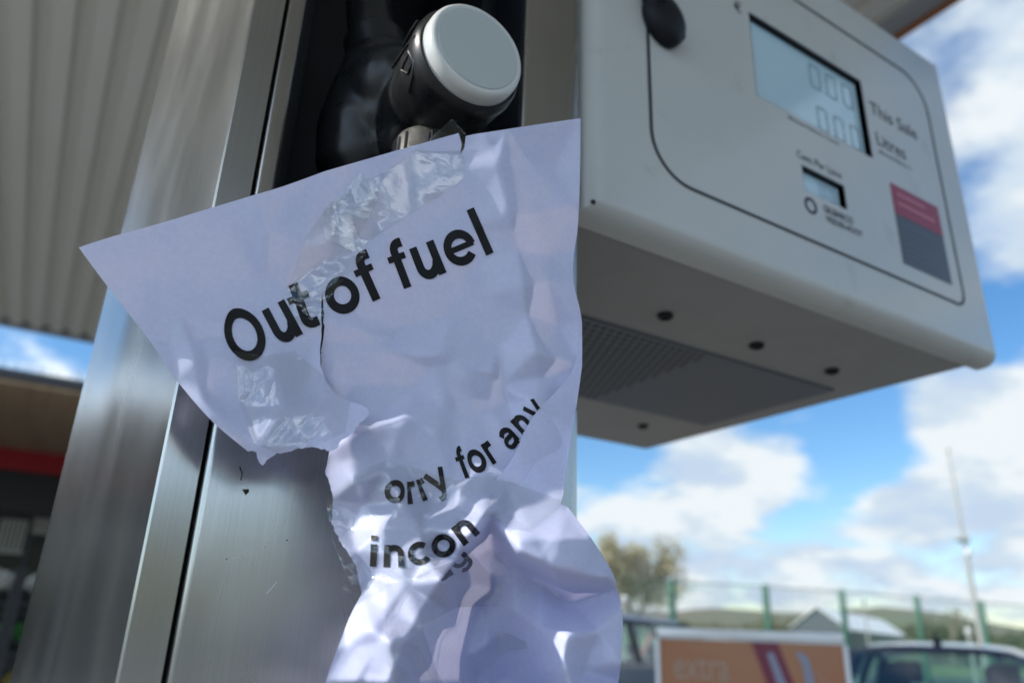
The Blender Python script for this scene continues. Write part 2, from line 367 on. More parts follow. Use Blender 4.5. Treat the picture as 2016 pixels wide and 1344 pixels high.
# ------------------------------------------------------------------ forecourt canopy
def build_canopy():
    X0, X1, Y0, Y1, Z = -3.4, 3.30, -7.0, 10.05, 4.6
    root = empty('forecourt_canopy', (-1.2, 6.5, 0), 'flat forecourt canopy with brown grey ribbed metal soffit overhead', 'canopy')
    s = MB(); pitch = .205; x = X0; xs = []
    while x < X1 - .02:                            # trapezoidal sheet profile, ribs run away from the pump front
        xs += [(x, 0), (x + .105, 0), (x + .12, .06), (x + .19, .06)]; x += pitch
    xs = [p for p in xs if p[0] < X1] + [(X1, 0)]
    vs = []; fs = []
    for i, (px, dz) in enumerate(xs): vs += [(px, Y0, Z + dz), (px, Y1, Z + dz)]
    for i in range(len(xs) - 1): fs.append((2 * i, 2 * i + 1, 2 * i + 3, 2 * i + 2))
    s.add(vs, fs); s.build('soffit_panel', M['soffit'], root, smooth=False)
    f = MB(); f.box(X0 - .02, X1 + .14, Y0 - .02, Y1 + .02, Z + .10, Z + .7); f.build('roof_deck', M['fascia'], root)
    f = MB(); f.box(X1 + .003, X1 + .135, Y0, Y1 - .02, Z - .02, Z + .075); f.build('edge_channel', M['fascia'], root, bevel=.01)
    f = MB(); f.box(X1 + .14, X1 + .165, Y0, Y1 + .02, Z - .04, Z + .62); f.build('edge_trim', M['orange_trim'], root)
    f = MB(); f.box(X0, X1, Y1 + .003, Y1 + .09, Z - .03, Z + .62); f.build('front_fascia', M['fascia'], root)
    p = MB(); p.box(-2.8, -2.5, 7.3, 6.6, 0, Z + .05); p.build('column', M['fascia'], root, bevel=.02)
    p = MB(); p.box(-2.8, -2.5, -4.6, -4.3, 0, Z + .05); p.build('column', M['fascia'], root, bevel=.02)
build_canopy()

# ------------------------------------------------------------------ fuel pump
D = .42
def frange_arc(cx, cy, r, a0, a1, n): return [(cx + r * cos(R(a0 + (a1 - a0) * i / n)), cy + r * sin(R(a0 + (a1 - a0) * i / n))) for i in range(n + 1)]

def build_pump():
    root = empty('fuel_pump', (.18, .8, .13), 'brushed steel fuel pump column with a white display head on its right', 'fuel pump')
    top = 2.42; zs = 1.60
    # left side: crease, flat face, soft bend, rear face
    pts = [(.0480, D + .0006)]
    a, b, c = Vector((.0290, .555)), Vector((.0262, .575)), Vector((.0214, .5950))
    for t in np.linspace(0, 1, 9): pts.append(tuple(a * (1 - t) ** 2 + b * 2 * t * (1 - t) + c * t * t))
    pts += [(.0103, .6424), (.0094, .6455), (.0097, .650)]
    pts += [(.013, .668), (.020, 1.0), (.30, 1.0), (.305, .99), (.305, D + .205), (.0678, D + .205), (.0678, D + .004), (.0678, D + .0005), (.0673, D), (.0493, D)]
    MB().extrude_xy(pts, .13, top).build('side_panel', M['steel_side'], root, angle=18)
    # door below the holster, slightly rounded edges
    dp = frange_arc(.0695 + .004, D + .004, .004, 180, 270, 5) + frange_arc(.318 - .012, D + .012, .012, 270, 360, 8) + [(.318, D + .029), (.0695, D + .029)]
    MB().extrude_xy(dp, .25, zs).build('door_panel', M['steel'], root, angle=30)
    # upper frame round the holster
    fp = frange_arc(.0695 + .003, D + .003, .003, 180, 270, 4) + frange_arc(.0815 - .003, D + .003, .003, 270, 360, 4) + [(.0815, D + .20), (.0695, D + .20)]
    MB().extrude_xy(fp, zs + .0015, top).build('holster_frame', M['steel_dark'], root, angle=30)
    fp = frange_arc(.258 + .003, D + .003, .003, 180, 270, 4) + frange_arc(.318 - .012, D + .012, .012, 270, 360, 8) + [(.318, D + .029), (.305, D + .20), (.258, D + .20)]
    MB().extrude_xy(fp, zs + .0015, top).build('holster_frame', M['steel_dark'], root, angle=30)
    h = MB(); h.box(.0815, .258, D + .19, D + .2, zs, top); h.box(.0815, .258, D + .02, D + .2, zs + .001, zs + .02)
    h.box(.0817, .0835, D + .006, D + .19, zs + .02, top); h.box(.2562, .2578, D + .004, D + .19, zs + .02, top)
    h.box(.085, .10, D + .06, D + .19, zs + .02, top); h.box(.2415, .2562, D + .05, D + .19, zs + .02, top)
    h.build('holster_liner', M['black_plastic'], root, bevel=.001)
    c = MB(); c.box(.0, .322, D - .004, 1.004, top, top + .03); c.build('top_cap', M['steel_dark'], root, bevel=.004)
    c = MB(); c.box(.02, .30, D + .03, .97, .13, .25); c.build('plinth', M['dark_metal'], root)
    # specks on the door
    for px, py, s in ((484, 967, .0019), (565, 1063, .0005), (446, 1100, .0004)):
        p = onY(px, py, D - .0004); k = MB()
        k.add([p + Vector((-s, 0, s * .5)), p + Vector((s * .7, 0, s * .8)), p + Vector((s * .9, 0, 0)), p + Vector((.1 * s, 0, -s)), p + Vector((0, -s * .5, 0))], [(0, 1, 4), (1, 2, 4), (2, 3, 4), (3, 0, 4)])
        k.build('rust_speck', M['dirt'], root)
    k = MB(); k.tube([onY(472, 918, D - .0003), onY(477, 932, D - .0003), onY(474, 945, D - .0003)], .0003, 5); k.build('hair_scratch', M['dirt'], root)
    k = MB(); k.tube([onY(525, 1168, D - .0002), onY(545, 1145, D - .0002)], .00025, 5); k.build('hair_scratch', M['alu'], root)

    # ---------------- display head
    head = bpy.data.objects.new('display_head', None); COL.objects.link(head); head.parent = root; head.location = Vector((.63, .7, 1.77)) - root.location
    head['label'] = 'white painted display head with two grey screens'
    HX0, HX1, ZB, ZT = .3195, .945, 1.770, 2.222
    # rear casing
    b = MB(); b.box(HX0 + .004, .936, D + .030, 1.045, ZB + .0035, ZT - .006); b.build('casing', M['white_shaded'], head, bevel=.006, seg=3)
    # front door with rounded rim, two window openings
    fx0, fx1, fz0, fz1 = .342, .937, 1.787, 2.212
    wins = [(.544, .742, 1.982, 2.0945), (.605, .676, 1.8895, 1.9205)]
    xb = sorted({fx0, fx1} | {w[i] for w in wins for i in (0, 1)}); zb = sorted({fz0, fz1} | {w[i] for w in wins for i in (2, 3)})
    f = MB()
    for i in range(len(xb) - 1):
        for j in range(len(zb) - 1):
            cx, cz = (xb[i] + xb[i + 1]) / 2, (zb[j] + zb[j + 1]) / 2
            if any(w[0] < cx < w[1] and w[2] < cz < w[3] for w in wins): continue
            f.add([(xb[i], D, zb[j]), (xb[i + 1], D, zb[j]), (xb[i + 1], D, zb[j + 1]), (xb[i], D, zb[j + 1])], [(0, 1, 2, 3)])
    # rim: quarter-round from the face to the returns
    def loop(k):
        t = k / 6 * pi / 2; s_, c_ = sin(t), 1 - cos(t)
        x0 = fx0 - (fx0 - HX0) * s_; x1 = fx1 + (HX1 - fx1) * s_; z0 = fz0 - (fz0 - ZB) * s_; z1 = fz1 + (ZT - fz1) * s_
        dl = .020 * c_
        return x0, x1, z0, z1, D + dl, dl
    loops = []
    for k in range(7):
        x0, x1, z0, z1, y, _ = loop(k)
        loops.append([(x0, y, z0), (x1, y, z0), (x1, y, z1), (x0, y, z1)])
    loops.append([(x, D + .029, z) for x, y, z in loops[-1]])
    for k in range(len(loops) - 1):
        q = loops[k] + loops[k + 1]
        f.add(q, [(i, (i + 1) % 4, 4 + (i + 1) % 4, 4 + i) for i in range(4)])
    q = loops[-1]; f.add(q, [(3, 2, 1, 0)])
    f.build('front_door', M['white_paint'], head, angle=25)
    for w, nm in zip(wins, ('main', 'small')):
        bz = MB(); x0, x1, z0, z1 = w; t = .0022 if nm == 'main' else .0016; y0, y1 = D + .0004, D + .009
        bz.box(x0, x0 + t * .6, y0, y1, z0, z1); bz.box(x1 - t * 1.2, x1, y0, y1, z0, z1)
        bz.box(x0 + t * .6, x1 - t * 1.2, y0, y1, z1 - t * 1.2, z1); bz.box(x0 + t * .6, x1 - t * 1.2, y0, y1, z0, z0 + t * .4)
        bz.build('screen_bezel', M['black_plastic'], head)
        sc = MB(); sc.add([(x0, D + .007, z0), (x1, D + .007, z0), (x1, D + .007, z1), (x0, D + .007, z1)], [(0, 1, 2, 3)])
        sc.build('display_screen', M['lcd'], head)
    # seven-segment zeros
    def seg_zero(x, z, w, h, t):
        m = MB(); y = D + .0066
        for (a, b_, c, d) in ((x + t, x + w - t, z, z + t), (x + t, x + w - t, z + h - t, z + h), (x, x + t, z + t * .6, z + h / 2 - t * .3), (x, x + t, z + h / 2 + t * .3, z + h - t * .6),
                              (x + w - t, x + w, z + t * .6, z + h / 2 - t * .3), (x + w - t, x + w, z + h / 2 + t * .3, z + h - t * .6)):
            m.add([(a, y, c), (b_, y, c), (b_, y, d), (a, y, d)], [(0, 1, 2, 3)])
        return m
    dg = MB(); d2 = MB()
    for k in range(3):
        m = seg_zero(.650 + k * .030, 2.048, .0195, .034, .0026); dg.add(m.v, m.f)
        m = seg_zero(.655 + k * .030, 1.990, .0185, .034, .0025); d2.add(m.v, m.f)
    dg.add([(.676, D + .0066, 2.048), (.679, D + .0066, 2.048), (.679, D + .0066, 2.051), (.676, D + .0066, 2.051)], [(0, 1, 2, 3)])
    d2.add([(.681, D + .0066, 1.990), (.684, D + .0066, 1.990), (.684, D + .0066, 1.993), (.681, D + .0066, 1.993)], [(0, 1, 2, 3)])
    dg.build('display_digits', M['lcd_ink'], head, smooth=False); d2.build('display_digits', M['lcd_ink'], head, smooth=False)
    dg = MB()
    for k in range(3):
        m = seg_zero(.640 + k * .0105, 1.895, .0075, .020, .0014); dg.add(m.v, m.f)
    dg.build('display_digits', M['lcd_ink'], head, smooth=False)
    # printed words
    def words(txt, x, z, size, name='printed_words', bold=.004, material=None, y=D - .0004, width=None):
        vs, fs = text_mesh(txt, size, bold, 4)
        k = 1.0
        if width: k = width / max(v[0] for v in vs)
        MB().add([(x + a * k, y, z + b_) for a, b_ in vs], fs).build(name, material or M['print_grey'], head, smooth=False)
    words('€', .520, 2.084, .020)
    words('This Sale', .752, 2.052, .0265, width=.098)
    words('Litres', .754, 2.008, .0265, width=.060)
    words('Minimum Delivery 2 L', .757, 1.996, .0075, width=.066)
    words('Minimum Delivery 2 Litres', .592, 1.9735, .0065, width=.085)
    words('Cent Per Litre', .598, 1.9275, .0135, width=.075)
    words('GILBARCO', .633, 1.8735, .0120, width=.050, bold=.02)
    words('VEEDER-ROOT', .635, 1.8625, .0105, width=.062, bold=.015)
    ring = MB(); cx, cz = .612, 1.8725; n = 32; vs = []; fs = []
    for i in range(n):
        a = 2 * pi * i / n; r0 = .0062; r1 = .0102 if i % 4 else .0094
        vs += [(cx + r0 * cos(a), D - .0004, cz + r0 * sin(a)), (cx + r1 * cos(a), D - .0004, cz + r1 * sin(a))]
    for i in range(n): fs.append((2 * i, 2 * ((i + 1) % n), 2 * ((i + 1) % n) + 1, 2 * i + 1))
    ring.add(vs, fs); ring.build('maker_emblem', M['print_grey'], head, smooth=False)
    # red and grey notice label
    lb = MB(); lb.box(.769, .866, D - .0006, D - .0001, 1.853, 1.9175); lb.build('notice_label', M['label_grey'], head)
    lb = MB(); lb.box(.769, .866, D - .0008, D - .0001, 1.9176, 1.959); l2 = lb.build('notice_label', M['label_red'], head)
    for z, w, t in ((1.944, .058, .0055), (1.931, .075, .0055)):
        MB().box(.777, .777 + w, D - .0012, D - .00085, z, z + t).build('label_print', M['label_pink'], head)
    rr = random.Random(2)
    for k in range(6):
        MB().box(.777, .777 + rr.uniform(.035, .072), D - .0010, D - .00065, 1.903 - k * .0078, 1.9052 - k * .0078).build('label_print', M['label_pale'], head)
    # door gasket groove
    def rr_path(x0, x1, z0, z1, rbl, rbr, rtr, rtl):
        P = []
        for cx, cz, r, a0 in ((x0 + rbl, z0 + rbl, rbl, 180), (x1 - rbr, z0 + rbr, rbr, 270), (x1 - rtr, z1 - rtr, rtr, 0), (x0 + rtl, z1 - rtl, rtl, 90)):
            P += [(cx + r * cos(R(a0 + 90 * i / 10)), cz + r * sin(R(a0 + 90 * i / 10))) for i in range(11)]
        return P
    o1 = rr_path(.3915, .8905, 1.8280, 2.162, .048, .020, .052, .02); o2 = rr_path(.3955, .8870, 1.8315, 2.1585, .0445, .017, .0485, .017)
    gk = MB(); n = len(o1); gk.add([(x, D - .0006, z) for x, z in o1] + [(x, D - .0006, z) for x, z in o2], [(i, (i + 1) % n, n + (i + 1) % n, n + i) for i in range(n)])
    gk.build('door_seal', M['gasket'], head, smooth=False)
    # lock knob on the left edge of the door
    kb = MB(); kb.lathe((.4125, D, 2.0135), (0, -1, 0), [(-.0003, .0245), (.007, .0255), (.013, .0225), (.017, .015), (.0185, .005)], 32)
    for i, v in enumerate(kb.v):
        kb.v[i] = Vector((.4125 + (v.x - .4125) * .95 + (v.z - 2.0135) * -.12, v.y, 2.0135 + (v.z - 2.0135) * 1.12))
    kb.tube([(.402, D - .006, 2.022), (.394, D - .009, 2.05), (.388, D - .008, 2.085)], [.013, .011, .010], 12)
    kb.ell((.432, D - .006, 2.004), (.006, .006, .006), 12, 8)
    kb.v = [v + Vector((-.002, 0, -.008)) for v in kb.v]; kb.build('door_lock', M['black_plastic'], head)
    kb = MB(); kb.lathe((.330, D + .0035, 1.7790), (-.3, -.8, -.5), [(-.001, .0022), (.0008, .0022)], 10); kb.build('screw', M['screw'], head)
    # underside panel, perforated at its left half, with socket screws
    u = MB(); u.box(.335, .885, .606, .845, ZB + .0005, ZB + .0034); u.build('vent_panel', M['under_panel'], head)
    u = MB(); nx, ny = 27, 18
    for i in range(nx):
        for j in range(ny):
            x = .345 + i * .0115 + (.0057 if j % 2 else 0); y = .616 + j * .0128
            u.add([(x + .0043 * cos(pi / 3 * k), y + .0048 * sin(pi / 3 * k), ZB + .0002) for k in range(6)], [(0, 1, 2, 3, 4, 5)])
    tag(u.build('vent_hole', M['gasket'], head, smooth=False), kind='stuff')
    for px, py in ((1310, 625), (1490, 683), (1638, 733), (1266, 841)):
        c = onZ(px, py, ZB); s = MB(); s.lathe((c.x, c.y, ZB + .003), (0, 0, -1), [(0, .0085), (.0035, .0085), (.0042, .0075), (.0042, .005), (.001, .0046)], 20); s.build('socket_screw', M['screw'], head)
    return root

def lcd_mat():
    m = mat('lcd_glass', (.27, .33, .36), .10, spec=.9, bump=(900, .00002, .3), Emission_Color=(.30, .55, .75, 1), Emission_Strength=.10)
    return m
M['lcd'] = lcd_mat()
M['lcd_ink'] = mat('lcd_segment', (.20, .29, .34), .25)
M['print_grey'] = mat('grey_print', (.035, .04, .05), .5)
M['label_red'] = mat('label_red', (.30, .025, .06), .4)
M['label_grey'] = mat('label_charcoal', (.06, .075, .10), .4)
M['label_pink'] = mat('label_print_pink', (.5, .16, .22), .5)
M['label_pale'] = mat('label_print_pale', (.13, .155, .19), .5)
M['under_panel'] = mat('blue_grey_panel', (.13, .155, .18), .5)
pump = build_pump()

# ------------------------------------------------------------------ nozzle
def voxel(mb, size, it=6):
    me = bpy.data.meshes.new('tmp'); me.from_pydata(mb.v, [], mb.f)
    bm = bmesh.new(); bm.from_mesh(me); bmesh.ops.recalc_face_normals(bm, faces=bm.faces); bm.to_mesh(me); bm.free()
    o = bpy.data.objects.new('tmp', me); COL.objects.link(o)
    r = o.modifiers.new('r', 'REMESH'); r.mode = 'VOXEL'; r.voxel_size = size
    s = o.modifiers.new('s', 'SMOOTH'); s.iterations = it; s.factor = .5
    dg = bpy.context.evaluated_depsgraph_get(); m2 = bpy.data.meshes.new_from_object(o.evaluated_get(dg))
    out = MB().add([v.co.copy() for v in m2.vertices], [tuple(p.vertices) for p in m2.polygons])
    bpy.data.objects.remove(o); bpy.data.meshes.remove(me); bpy.data.meshes.remove(m2)
    return out

def build_nozzle():
    CP = onY(943, 95, .330); cx, cz = CP.x, CP.z
    root = empty('fuel_nozzle', (cx, .41, cz - .1), 'black rubber fuel nozzle with round white end cap, hung in the holster', 'fuel nozzle')
    b = MB()
    b.lathe((cx, .342, cz), (0, 1, 0), [(0, .0345), (.004, .0365), (.028, .0362), (.055, .031), (.10, .029), (.15, .028), (.17, .02)], 40)
    b.ell((cx - .010, .448, cz + .006), (.036, .042, .034))
    b.ell((cx - .016, .432, cz + .028), (.032, .035, .034)); b.ell((cx - .028, .455, cz - .016), (.026, .03, .036))
    b.tube([(cx + .003, .425, cz - .01), (cx + .003, .412, cz - .02), (cx + .003, .405, cz - .030)], [.031, .029, .0265], 24)
    b.tube([(cx - .008, .44, cz + .01), (cx - .020, .452, cz + .06), (cx - .027, .456, cz + .085)], [.036, .026, .0215], 24)
    b.tube([(cx - .022, .452, cz + .065), (cx - .024, .454, cz + .03), (cx - .027, .456, cz), (cx - .029, .458, cz - .035)], [.025, .031, .033, .027], 24)
    b.tube([(cx - .02, .43, cz + .03), (cx - .03, .46, cz - .02), (cx - .02, .48, cz - .07)], [.015, .02, .014], 16)
    voxel(b, .0022, 16).build('body', M['rubber'], root, angle=80)
    k = MB(); k.lathe((cx, .342, cz), (0, 1, 0), [(-.0005, .0325), (-.0015, .0350), (.001, .0366), (.006, .0372), (.012, .0366)], 64)
    k.build('cap_rim', M['rubber'], root, angle=60)
    k = MB(); k.lathe((cx, .330, cz), (0, 1, 0), [(.0005, .0283), (.0002, .0290), (0, .0296), (.0008, .0312), (.0026, .0324), (.0052, .0330), (.0125, .0332)], 72)
    cap = k.build('end_cap', M['cap_white'], root, angle=50)
    k = MB(); k.lathe((cx, .330, cz), (0, 1, 0), [(-.0001, .0005), (-.0001, .0277), (.0004, .0282)], 64); k.build('cap_disc', M['cap_grey'], cap)
    # grip below with moulded ribs
    top = Vector((cx + .003, .398, cz - .032)); bot = Vector((cx + .001, .396, cz - .125)); ax = (bot - top).normalized()
    g = MB(); g.lathe(top, ax, [(0, .0235), (.004, .0255), (.03, .0255), (.06, .0245), (.086, .0225)], 40); grip = g.build('grip', M['grip_rubber'], root, angle=50)
    side = Vector((1, 0, 0)); fr = ax.cross(side).normalized()
    for an, l0, l1 in ((-165, .006, .05), (-152, .004, .05), (-118, .006, .05), (-113, .004, .05)):
        d = side * cos(R(an)) + Vector((0, 1, 0)) * sin(R(an))
        MB().bar(top + ax * l0 + d * .0255, top + ax * l1 + d * .0253, .0016, .0016).build('grip_rib', M['rubber'], grip)
    for l in (.010, .0195):
        pts = [top + ax * l + (side * cos(R(a)) + Vector((0, 1, 0)) * sin(R(a))) * .0257 for a in range(-100, -64, 5)]
        MB().tube(pts, .0008, 6).build('grip_rib', M['rubber'], grip)
    c = MB(); c.lathe((cx - .022, .4535, cz + .070), (-.27, .12, 1), [(0, .0225), (.002, .0245), (.018, .0235), (.020, .0215)], 32); c.build('neck_collar', M['rubber'], root)
    c = MB(); c.tube([(cx - .027, .456, cz + .085), (cx - .034, .462, cz + .13), (cx - .04, .48, cz + .20)], [.019, .0175, .016], 24); c.build('spout', M['rubber'], root)
    # raised arrow mark moulded on the barrel's left flank
    def hit(px, py, lift):
        d = ray(px, py); o = CAM; ox, oz = o.x - cx, o.z - cz; rad = .0362 + lift
        A = d.x * d.x + d.z * d.z; B = ox * d.x + oz * d.z; C = ox * ox + oz * oz - rad * rad
        q = B * B - A * C
        t = (-B - sqrt(max(q, 0))) / A; return o + d * t
    def stroke(pts, w):
        q = MB(); P = [hit(x, y, .0004) for x, y in pts]
        q.tube(P, w * .75, 6); return q
    e = MB()
    for pts, w in (([(823, 40), (808, 62), (793, 92)], .0009), ([(818, 72), (800, 92), (772, 134)], .0012), ([(805, 102), (816, 122), (812, 150), (804, 182)], .0013), ([(806, 104), (795, 124), (790, 138)], .0010), ([(790, 138), (802, 146), (812, 126)], .0009)):
        s = stroke(pts, w); e.add(s.v, s.f)
    e.build('moulded_mark', M['rubber'], root)
    # hose tail hidden by the notice
    h = MB(); h.tube([bot - ax * .004, bot + Vector((.002, .004, -.012)), bot + Vector((.003, .008, -.03)), Vector((cx + .006, D - .0085, cz - .2)), Vector((cx + .012, D - .0085, 1.3)), Vector((cx + .03, D - .0085, .9)), Vector((cx + .02, D - .0085, .36))], [.013, .010, .008, .0075, .0075, .0075, .0075], 14)
    h.build('hose', M['rubber'], root)
build_nozzle()

# ------------------------------------------------------------------ the torn paper notice
GX0, GY0, GS = 60, 160, 3.0
GW, GH = int((1320 - GX0) / GS) + 1, int((1460 - GY0) / GS) + 1

def blur(a, s):
    k = int(3 * s) + 1; x = np.arange(-k, k + 1); w = np.exp(-x * x / (2 * s * s)); w /= w.sum()
    p = np.pad(a, ((k, k), (0, 0)), 'edge'); a = sum(w[i] * p[i:i + a.shape[0]] for i in range(2 * k + 1))
    p = np.pad(a, ((0, 0), (k, k)), 'edge'); return sum(w[i] * p[:, i:i + a.shape[1]] for i in range(2 * k + 1))

def raster(ctrl):
    """piecewise-linear height (mm towards the viewer) through scattered fold points"""
    P = [Vector((c[0], c[1])) for c in ctrl]; hh = [c[2] for c in ctrl]
    v, _, f, ov, _, _ = delaunay_2d_cdt(P, [], [], 0, 1e-4)
    H = [hh[o[0]] for o in ov]; g = np.full((GH, GW), np.nan)
    for t in f:
        (x0, y0), (x1, y1), (x2, y2) = [((v[i].x - GX0) / GS, (v[i].y - GY0) / GS) for i in t]
        h0, h1, h2 = (H[i] for i in t); dt = (y1 - y2) * (x0 - x2) + (x2 - x1) * (y0 - y2)
        if abs(dt) < 1e-9: continue
        i0, i1 = max(0, int(min(x0, x1, x2))), min(GW - 1, int(max(x0, x1, x2)) + 1); j0, j1 = max(0, int(min(y0, y1, y2))), min(GH - 1, int(max(y0, y1, y2)) + 1)
        if i1 < i0 or j1 < j0: continue
        X, Y = np.meshgrid(np.arange(i0, i1 + 1), np.arange(j0, j1 + 1))
        a = ((y1 - y2) * (X - x2) + (x2 - x1) * (Y - y2)) / dt; b = ((y2 - y0) * (X - x2) + (x0 - x2) * (Y - y2)) / dt; c = 1 - a - b
        m = (a >= -1e-6) & (b >= -1e-6) & (c >= -1e-6)
        s = g[j0:j1 + 1, i0:i1 + 1]; s[m] = (a * h0 + b * h1 + c * h2)[m]
    g[np.isnan(g)] = 0; return g

def sample(g, x, y):
    fx = min(max((x - GX0) / GS, 0), GW - 1.001); fy = min(max((y - GY0) / GS, 0), GH - 1.001); i, j = int(fx), int(fy); a, b = fx - i, fy - j
    return (g[j, i] * (1 - a) + g[j, i + 1] * a) * (1 - b) + (g[j + 1, i] * (1 - a) + g[j + 1, i + 1] * a) * b

def base_depth(x, y):
    yn = (y - CY) / FPX
    return (.364 + (x - 155) / 988 * .085) * (.934 / (.934 + yn * .358)) ** (.95 if y > CY else .35)
def pt(g, x, y, lift=0.0): return atdepth(x, y, base_depth(x, y) - (sample(g, x, y) + lift) / 1000)

rngp = np.random.RandomState(11)
def crumple(seed, n, amp, s, w0=25, w1=80):
    """a field of sharp random creases"""
    r = np.random.RandomState(seed); X, Y = np.meshgrid(GX0 + GS * np.arange(GW), GY0 + GS * np.arange(GH)); g = np.zeros((GH, GW))
    for _ in range(n):
        cx, cy = r.uniform(100, 1280), r.uniform(200, 1400); a = r.uniform(0, pi); ln = r.uniform(50, 170); wd = r.uniform(w0, w1)
        u = (X - cx) * cos(a) + (Y - cy) * sin(a); v = -(X - cx) * sin(a) + (Y - cy) * cos(a)
        g += r.choice([-1, 1]) * r.uniform(.3, 1) * amp * np.maximum(0, 1 - np.abs(v) / wd) * np.exp(-(u / ln) ** 2)
    return blur(g, s)

FIX = [(60, 160, 0), (1320, 160, 0), (60, 1460, 0), (1320, 1460, 0)]
MAIN = FIX + [
 # top edge and left wing
 (155, 487, 3), (270, 450, 1), (420, 407, -1), (500, 385, 1), (610, 345, -1.5), (700, 320, 0), (800, 290, -.5), (905, 262, 0), (1000, 252, 1), (1143, 233, 5),
 (520, 450, 1.5), (505, 540, -.5), (300, 560, 2), (260, 640, 3), (400, 560, .5), (600, 480, 2.5), (660, 420, -1), (650, 500, -1), (720, 400, 1.5), (560, 570, .5), (590, 620, 2),
 (760, 350, 1), (810, 400, -.6), (850, 450, .4), (760, 480, 1), (700, 560, 0), (640, 600, 1.2),
 # long fold down the right third
 (960, 300, .5), (985, 325, 2.5), (1005, 420, 4), (1030, 560, 5.5), (1056, 690, 6.5), (1050, 790, 4),
 (1090, 330, -1.5), (1080, 500, -4), (1100, 640, -4), (1085, 740, -1), (1142, 400, 1), (1128, 530, -2.5), (1146, 630, 2.5), (1140, 720, 1),
 (900, 330, 1), (930, 450, 1), (960, 580, 1.5), (980, 690, 1), (880, 620, -1),
 # hollow below the big words
 (700, 640, 1.5), (780, 650, -1.5), (870, 700, 2.5), (760, 690, 1.5), (820, 760, -3), (930, 730, 2.5), (960, 640, .5), (700, 760, -2), (660, 700, 0), (1000, 790, -3), (930, 820, -2.5), (870, 800, -1), (970, 730, 3), (990, 760, -1),
 (860, 870, 1.5), (790, 840, 2), (725, 835, -1), (690, 860, 2), (800, 900, 0), (900, 870, -1), (950, 900, 1), (1020, 850, -1),
 # waist gathered under the tape
 (640, 930, -4), (650, 885, -1), (657, 985, -5), (700, 950, 4), (720, 990, -3), (760, 930, 2), (790, 990, 3), (745, 1050, 3), (690, 1040, -4), (700, 1085, 1), (830, 1040, 4.5), (850, 985, -1), (905, 1000, 3), (890, 950, 1), (955, 1012, 8), (930, 1050, 9.5), (870, 1140, 11),
 (830, 1090, 7), (770, 1090, 5), (800, 1150, 7), (730, 1130, 1), (712, 1170, 2), (690, 1210, 4), (760, 1200, 8), (735, 1235, 12), (680, 1270, 7), (640, 1344, 5), (770, 1262, 14), (720, 1320, 9), (780, 1344, 12), (830, 1240, 9),
 (850, 1344, 3), (880, 1200, 3), (900, 1100, 2), (948, 1085, -9), (944, 1200, -14), (938, 1344, -17),
 # lower right flap
 (966, 1022, 2), (985, 1005, 4), (1040, 1040, 9), (1100, 990, 8), (1118, 1000, 8), (1105, 1060, 10), (1160, 1075, 9), (1205, 1125, 7),
 (988, 1045, 8), (1020, 1085, 10), (1085, 1116, 10.5), (1150, 1132, 9.5), (1207, 1138, 8), (968, 1075, -9), (1016, 1118, -6), (1068, 1151, -5.5), (1127, 1187, -5), (1165, 1172, -2), (1214, 1157, 1),
 (972, 1160, -10), (985, 1250, -11), (1000, 1344, -12), (1015, 1200, -5), (1060, 1230, 1), (1120, 1250, 8), (1225, 1195, 3), (1180, 1240, 5), (1060, 1318, -2), (1110, 1296, 7), (1150, 1320, 1), (1222, 1306, 4), (1222, 1344, 1), (1130, 1370, 7)]
J = [(x + rngp.uniform(-3, 3) * (y < 950), y + rngp.uniform(-3, 3) * (y < 950), h) for x, y, h in MAIN[4:]]
extra = []
for _ in range(110):                               # small random facets between the named folds
    x, y = rngp.uniform(200, 1220), rngp.uniform(280, 1340)
    if min((x - a) ** 2 + (y - b) ** 2 for a, b, _ in J + extra) > 45 ** 2:
        near = sorted(J, key=lambda c: (x - c[0]) ** 2 + (y - c[1]) ** 2)[:3]; w = [1 / ((x - c[0]) ** 2 + (y - c[1]) ** 2) for c in near]
        extra.append((x, y, sum(c[2] * k for c, k in zip(near, w)) / sum(w) + rngp.uniform(-1, 1) * (.7 if y < 700 else .75)))
HM = blur(raster(FIX + J + extra), 1.3) * 1.5 + crumple(5, 80, .8, 1.0) + crumple(6, 160, .3, .8) + crumple(9, 260, .16, .5, 7, 22)
XX, YY = np.meshgrid(GX0 + GS * np.arange(GW), GY0 + GS * np.arange(GH))
HM *= 1 + .75 * np.clip((YY - 900) / 160, 0, 1) + .8 * np.clip((XX - 960) / 60, 0, 1) * np.clip((YY - 1000) / 60, 0, 1)
HM += crumple(8, 70, .35, .8) * np.clip((YY - 740) / 200, 0, 1)
def crease(pts, amp, w, w2=None):
    """one sharp named fold along a polyline; w and w2 are its reach on either side"""
    X, Y = XX, YY; best = np.zeros((GH, GW)); w2 = w2 or w
    for (a, b), (c, d) in zip(pts[:-1], pts[1:]):
        l = math.hypot(c - a, d - b); ux, uy = (c - a) / l, (d - b) / l; t = (X - a) * ux + (Y - b) * uy; v = -(X - a) * uy + (Y - b) * ux
        e = np.maximum(np.maximum(-t, t - l), 0); ww = np.where(v > 0, w, w2)
        best = np.maximum(best, np.maximum(0, 1 - np.sqrt(v * v + e * e) / ww))
    return blur(best, .7) * amp
HM += crease([(978, 318), (1006, 420), (1032, 560), (1060, 690), (1052, 800)], 3.0, 70, 42)
HM += crease([(640, 632), (740, 660), (868, 697)], 1.7, 50, 30) + crease([(665, 880), (720, 850), (795, 832)], 1.8, 30, 24) + crease([(838, 700), (868, 690), (880, 650)], 1.0, 26)
HM -= crease([(690, 352), (742, 430), (726, 478)], 1.3, 34) ; HM += crease([(505, 386), (530, 440), (524, 520)], 1.2, 36) + crease([(905, 735), (950, 770), (1000, 860)], 1.8, 30) - crease([(880, 720), (900, 790), (890, 850)], 1.2, 30)
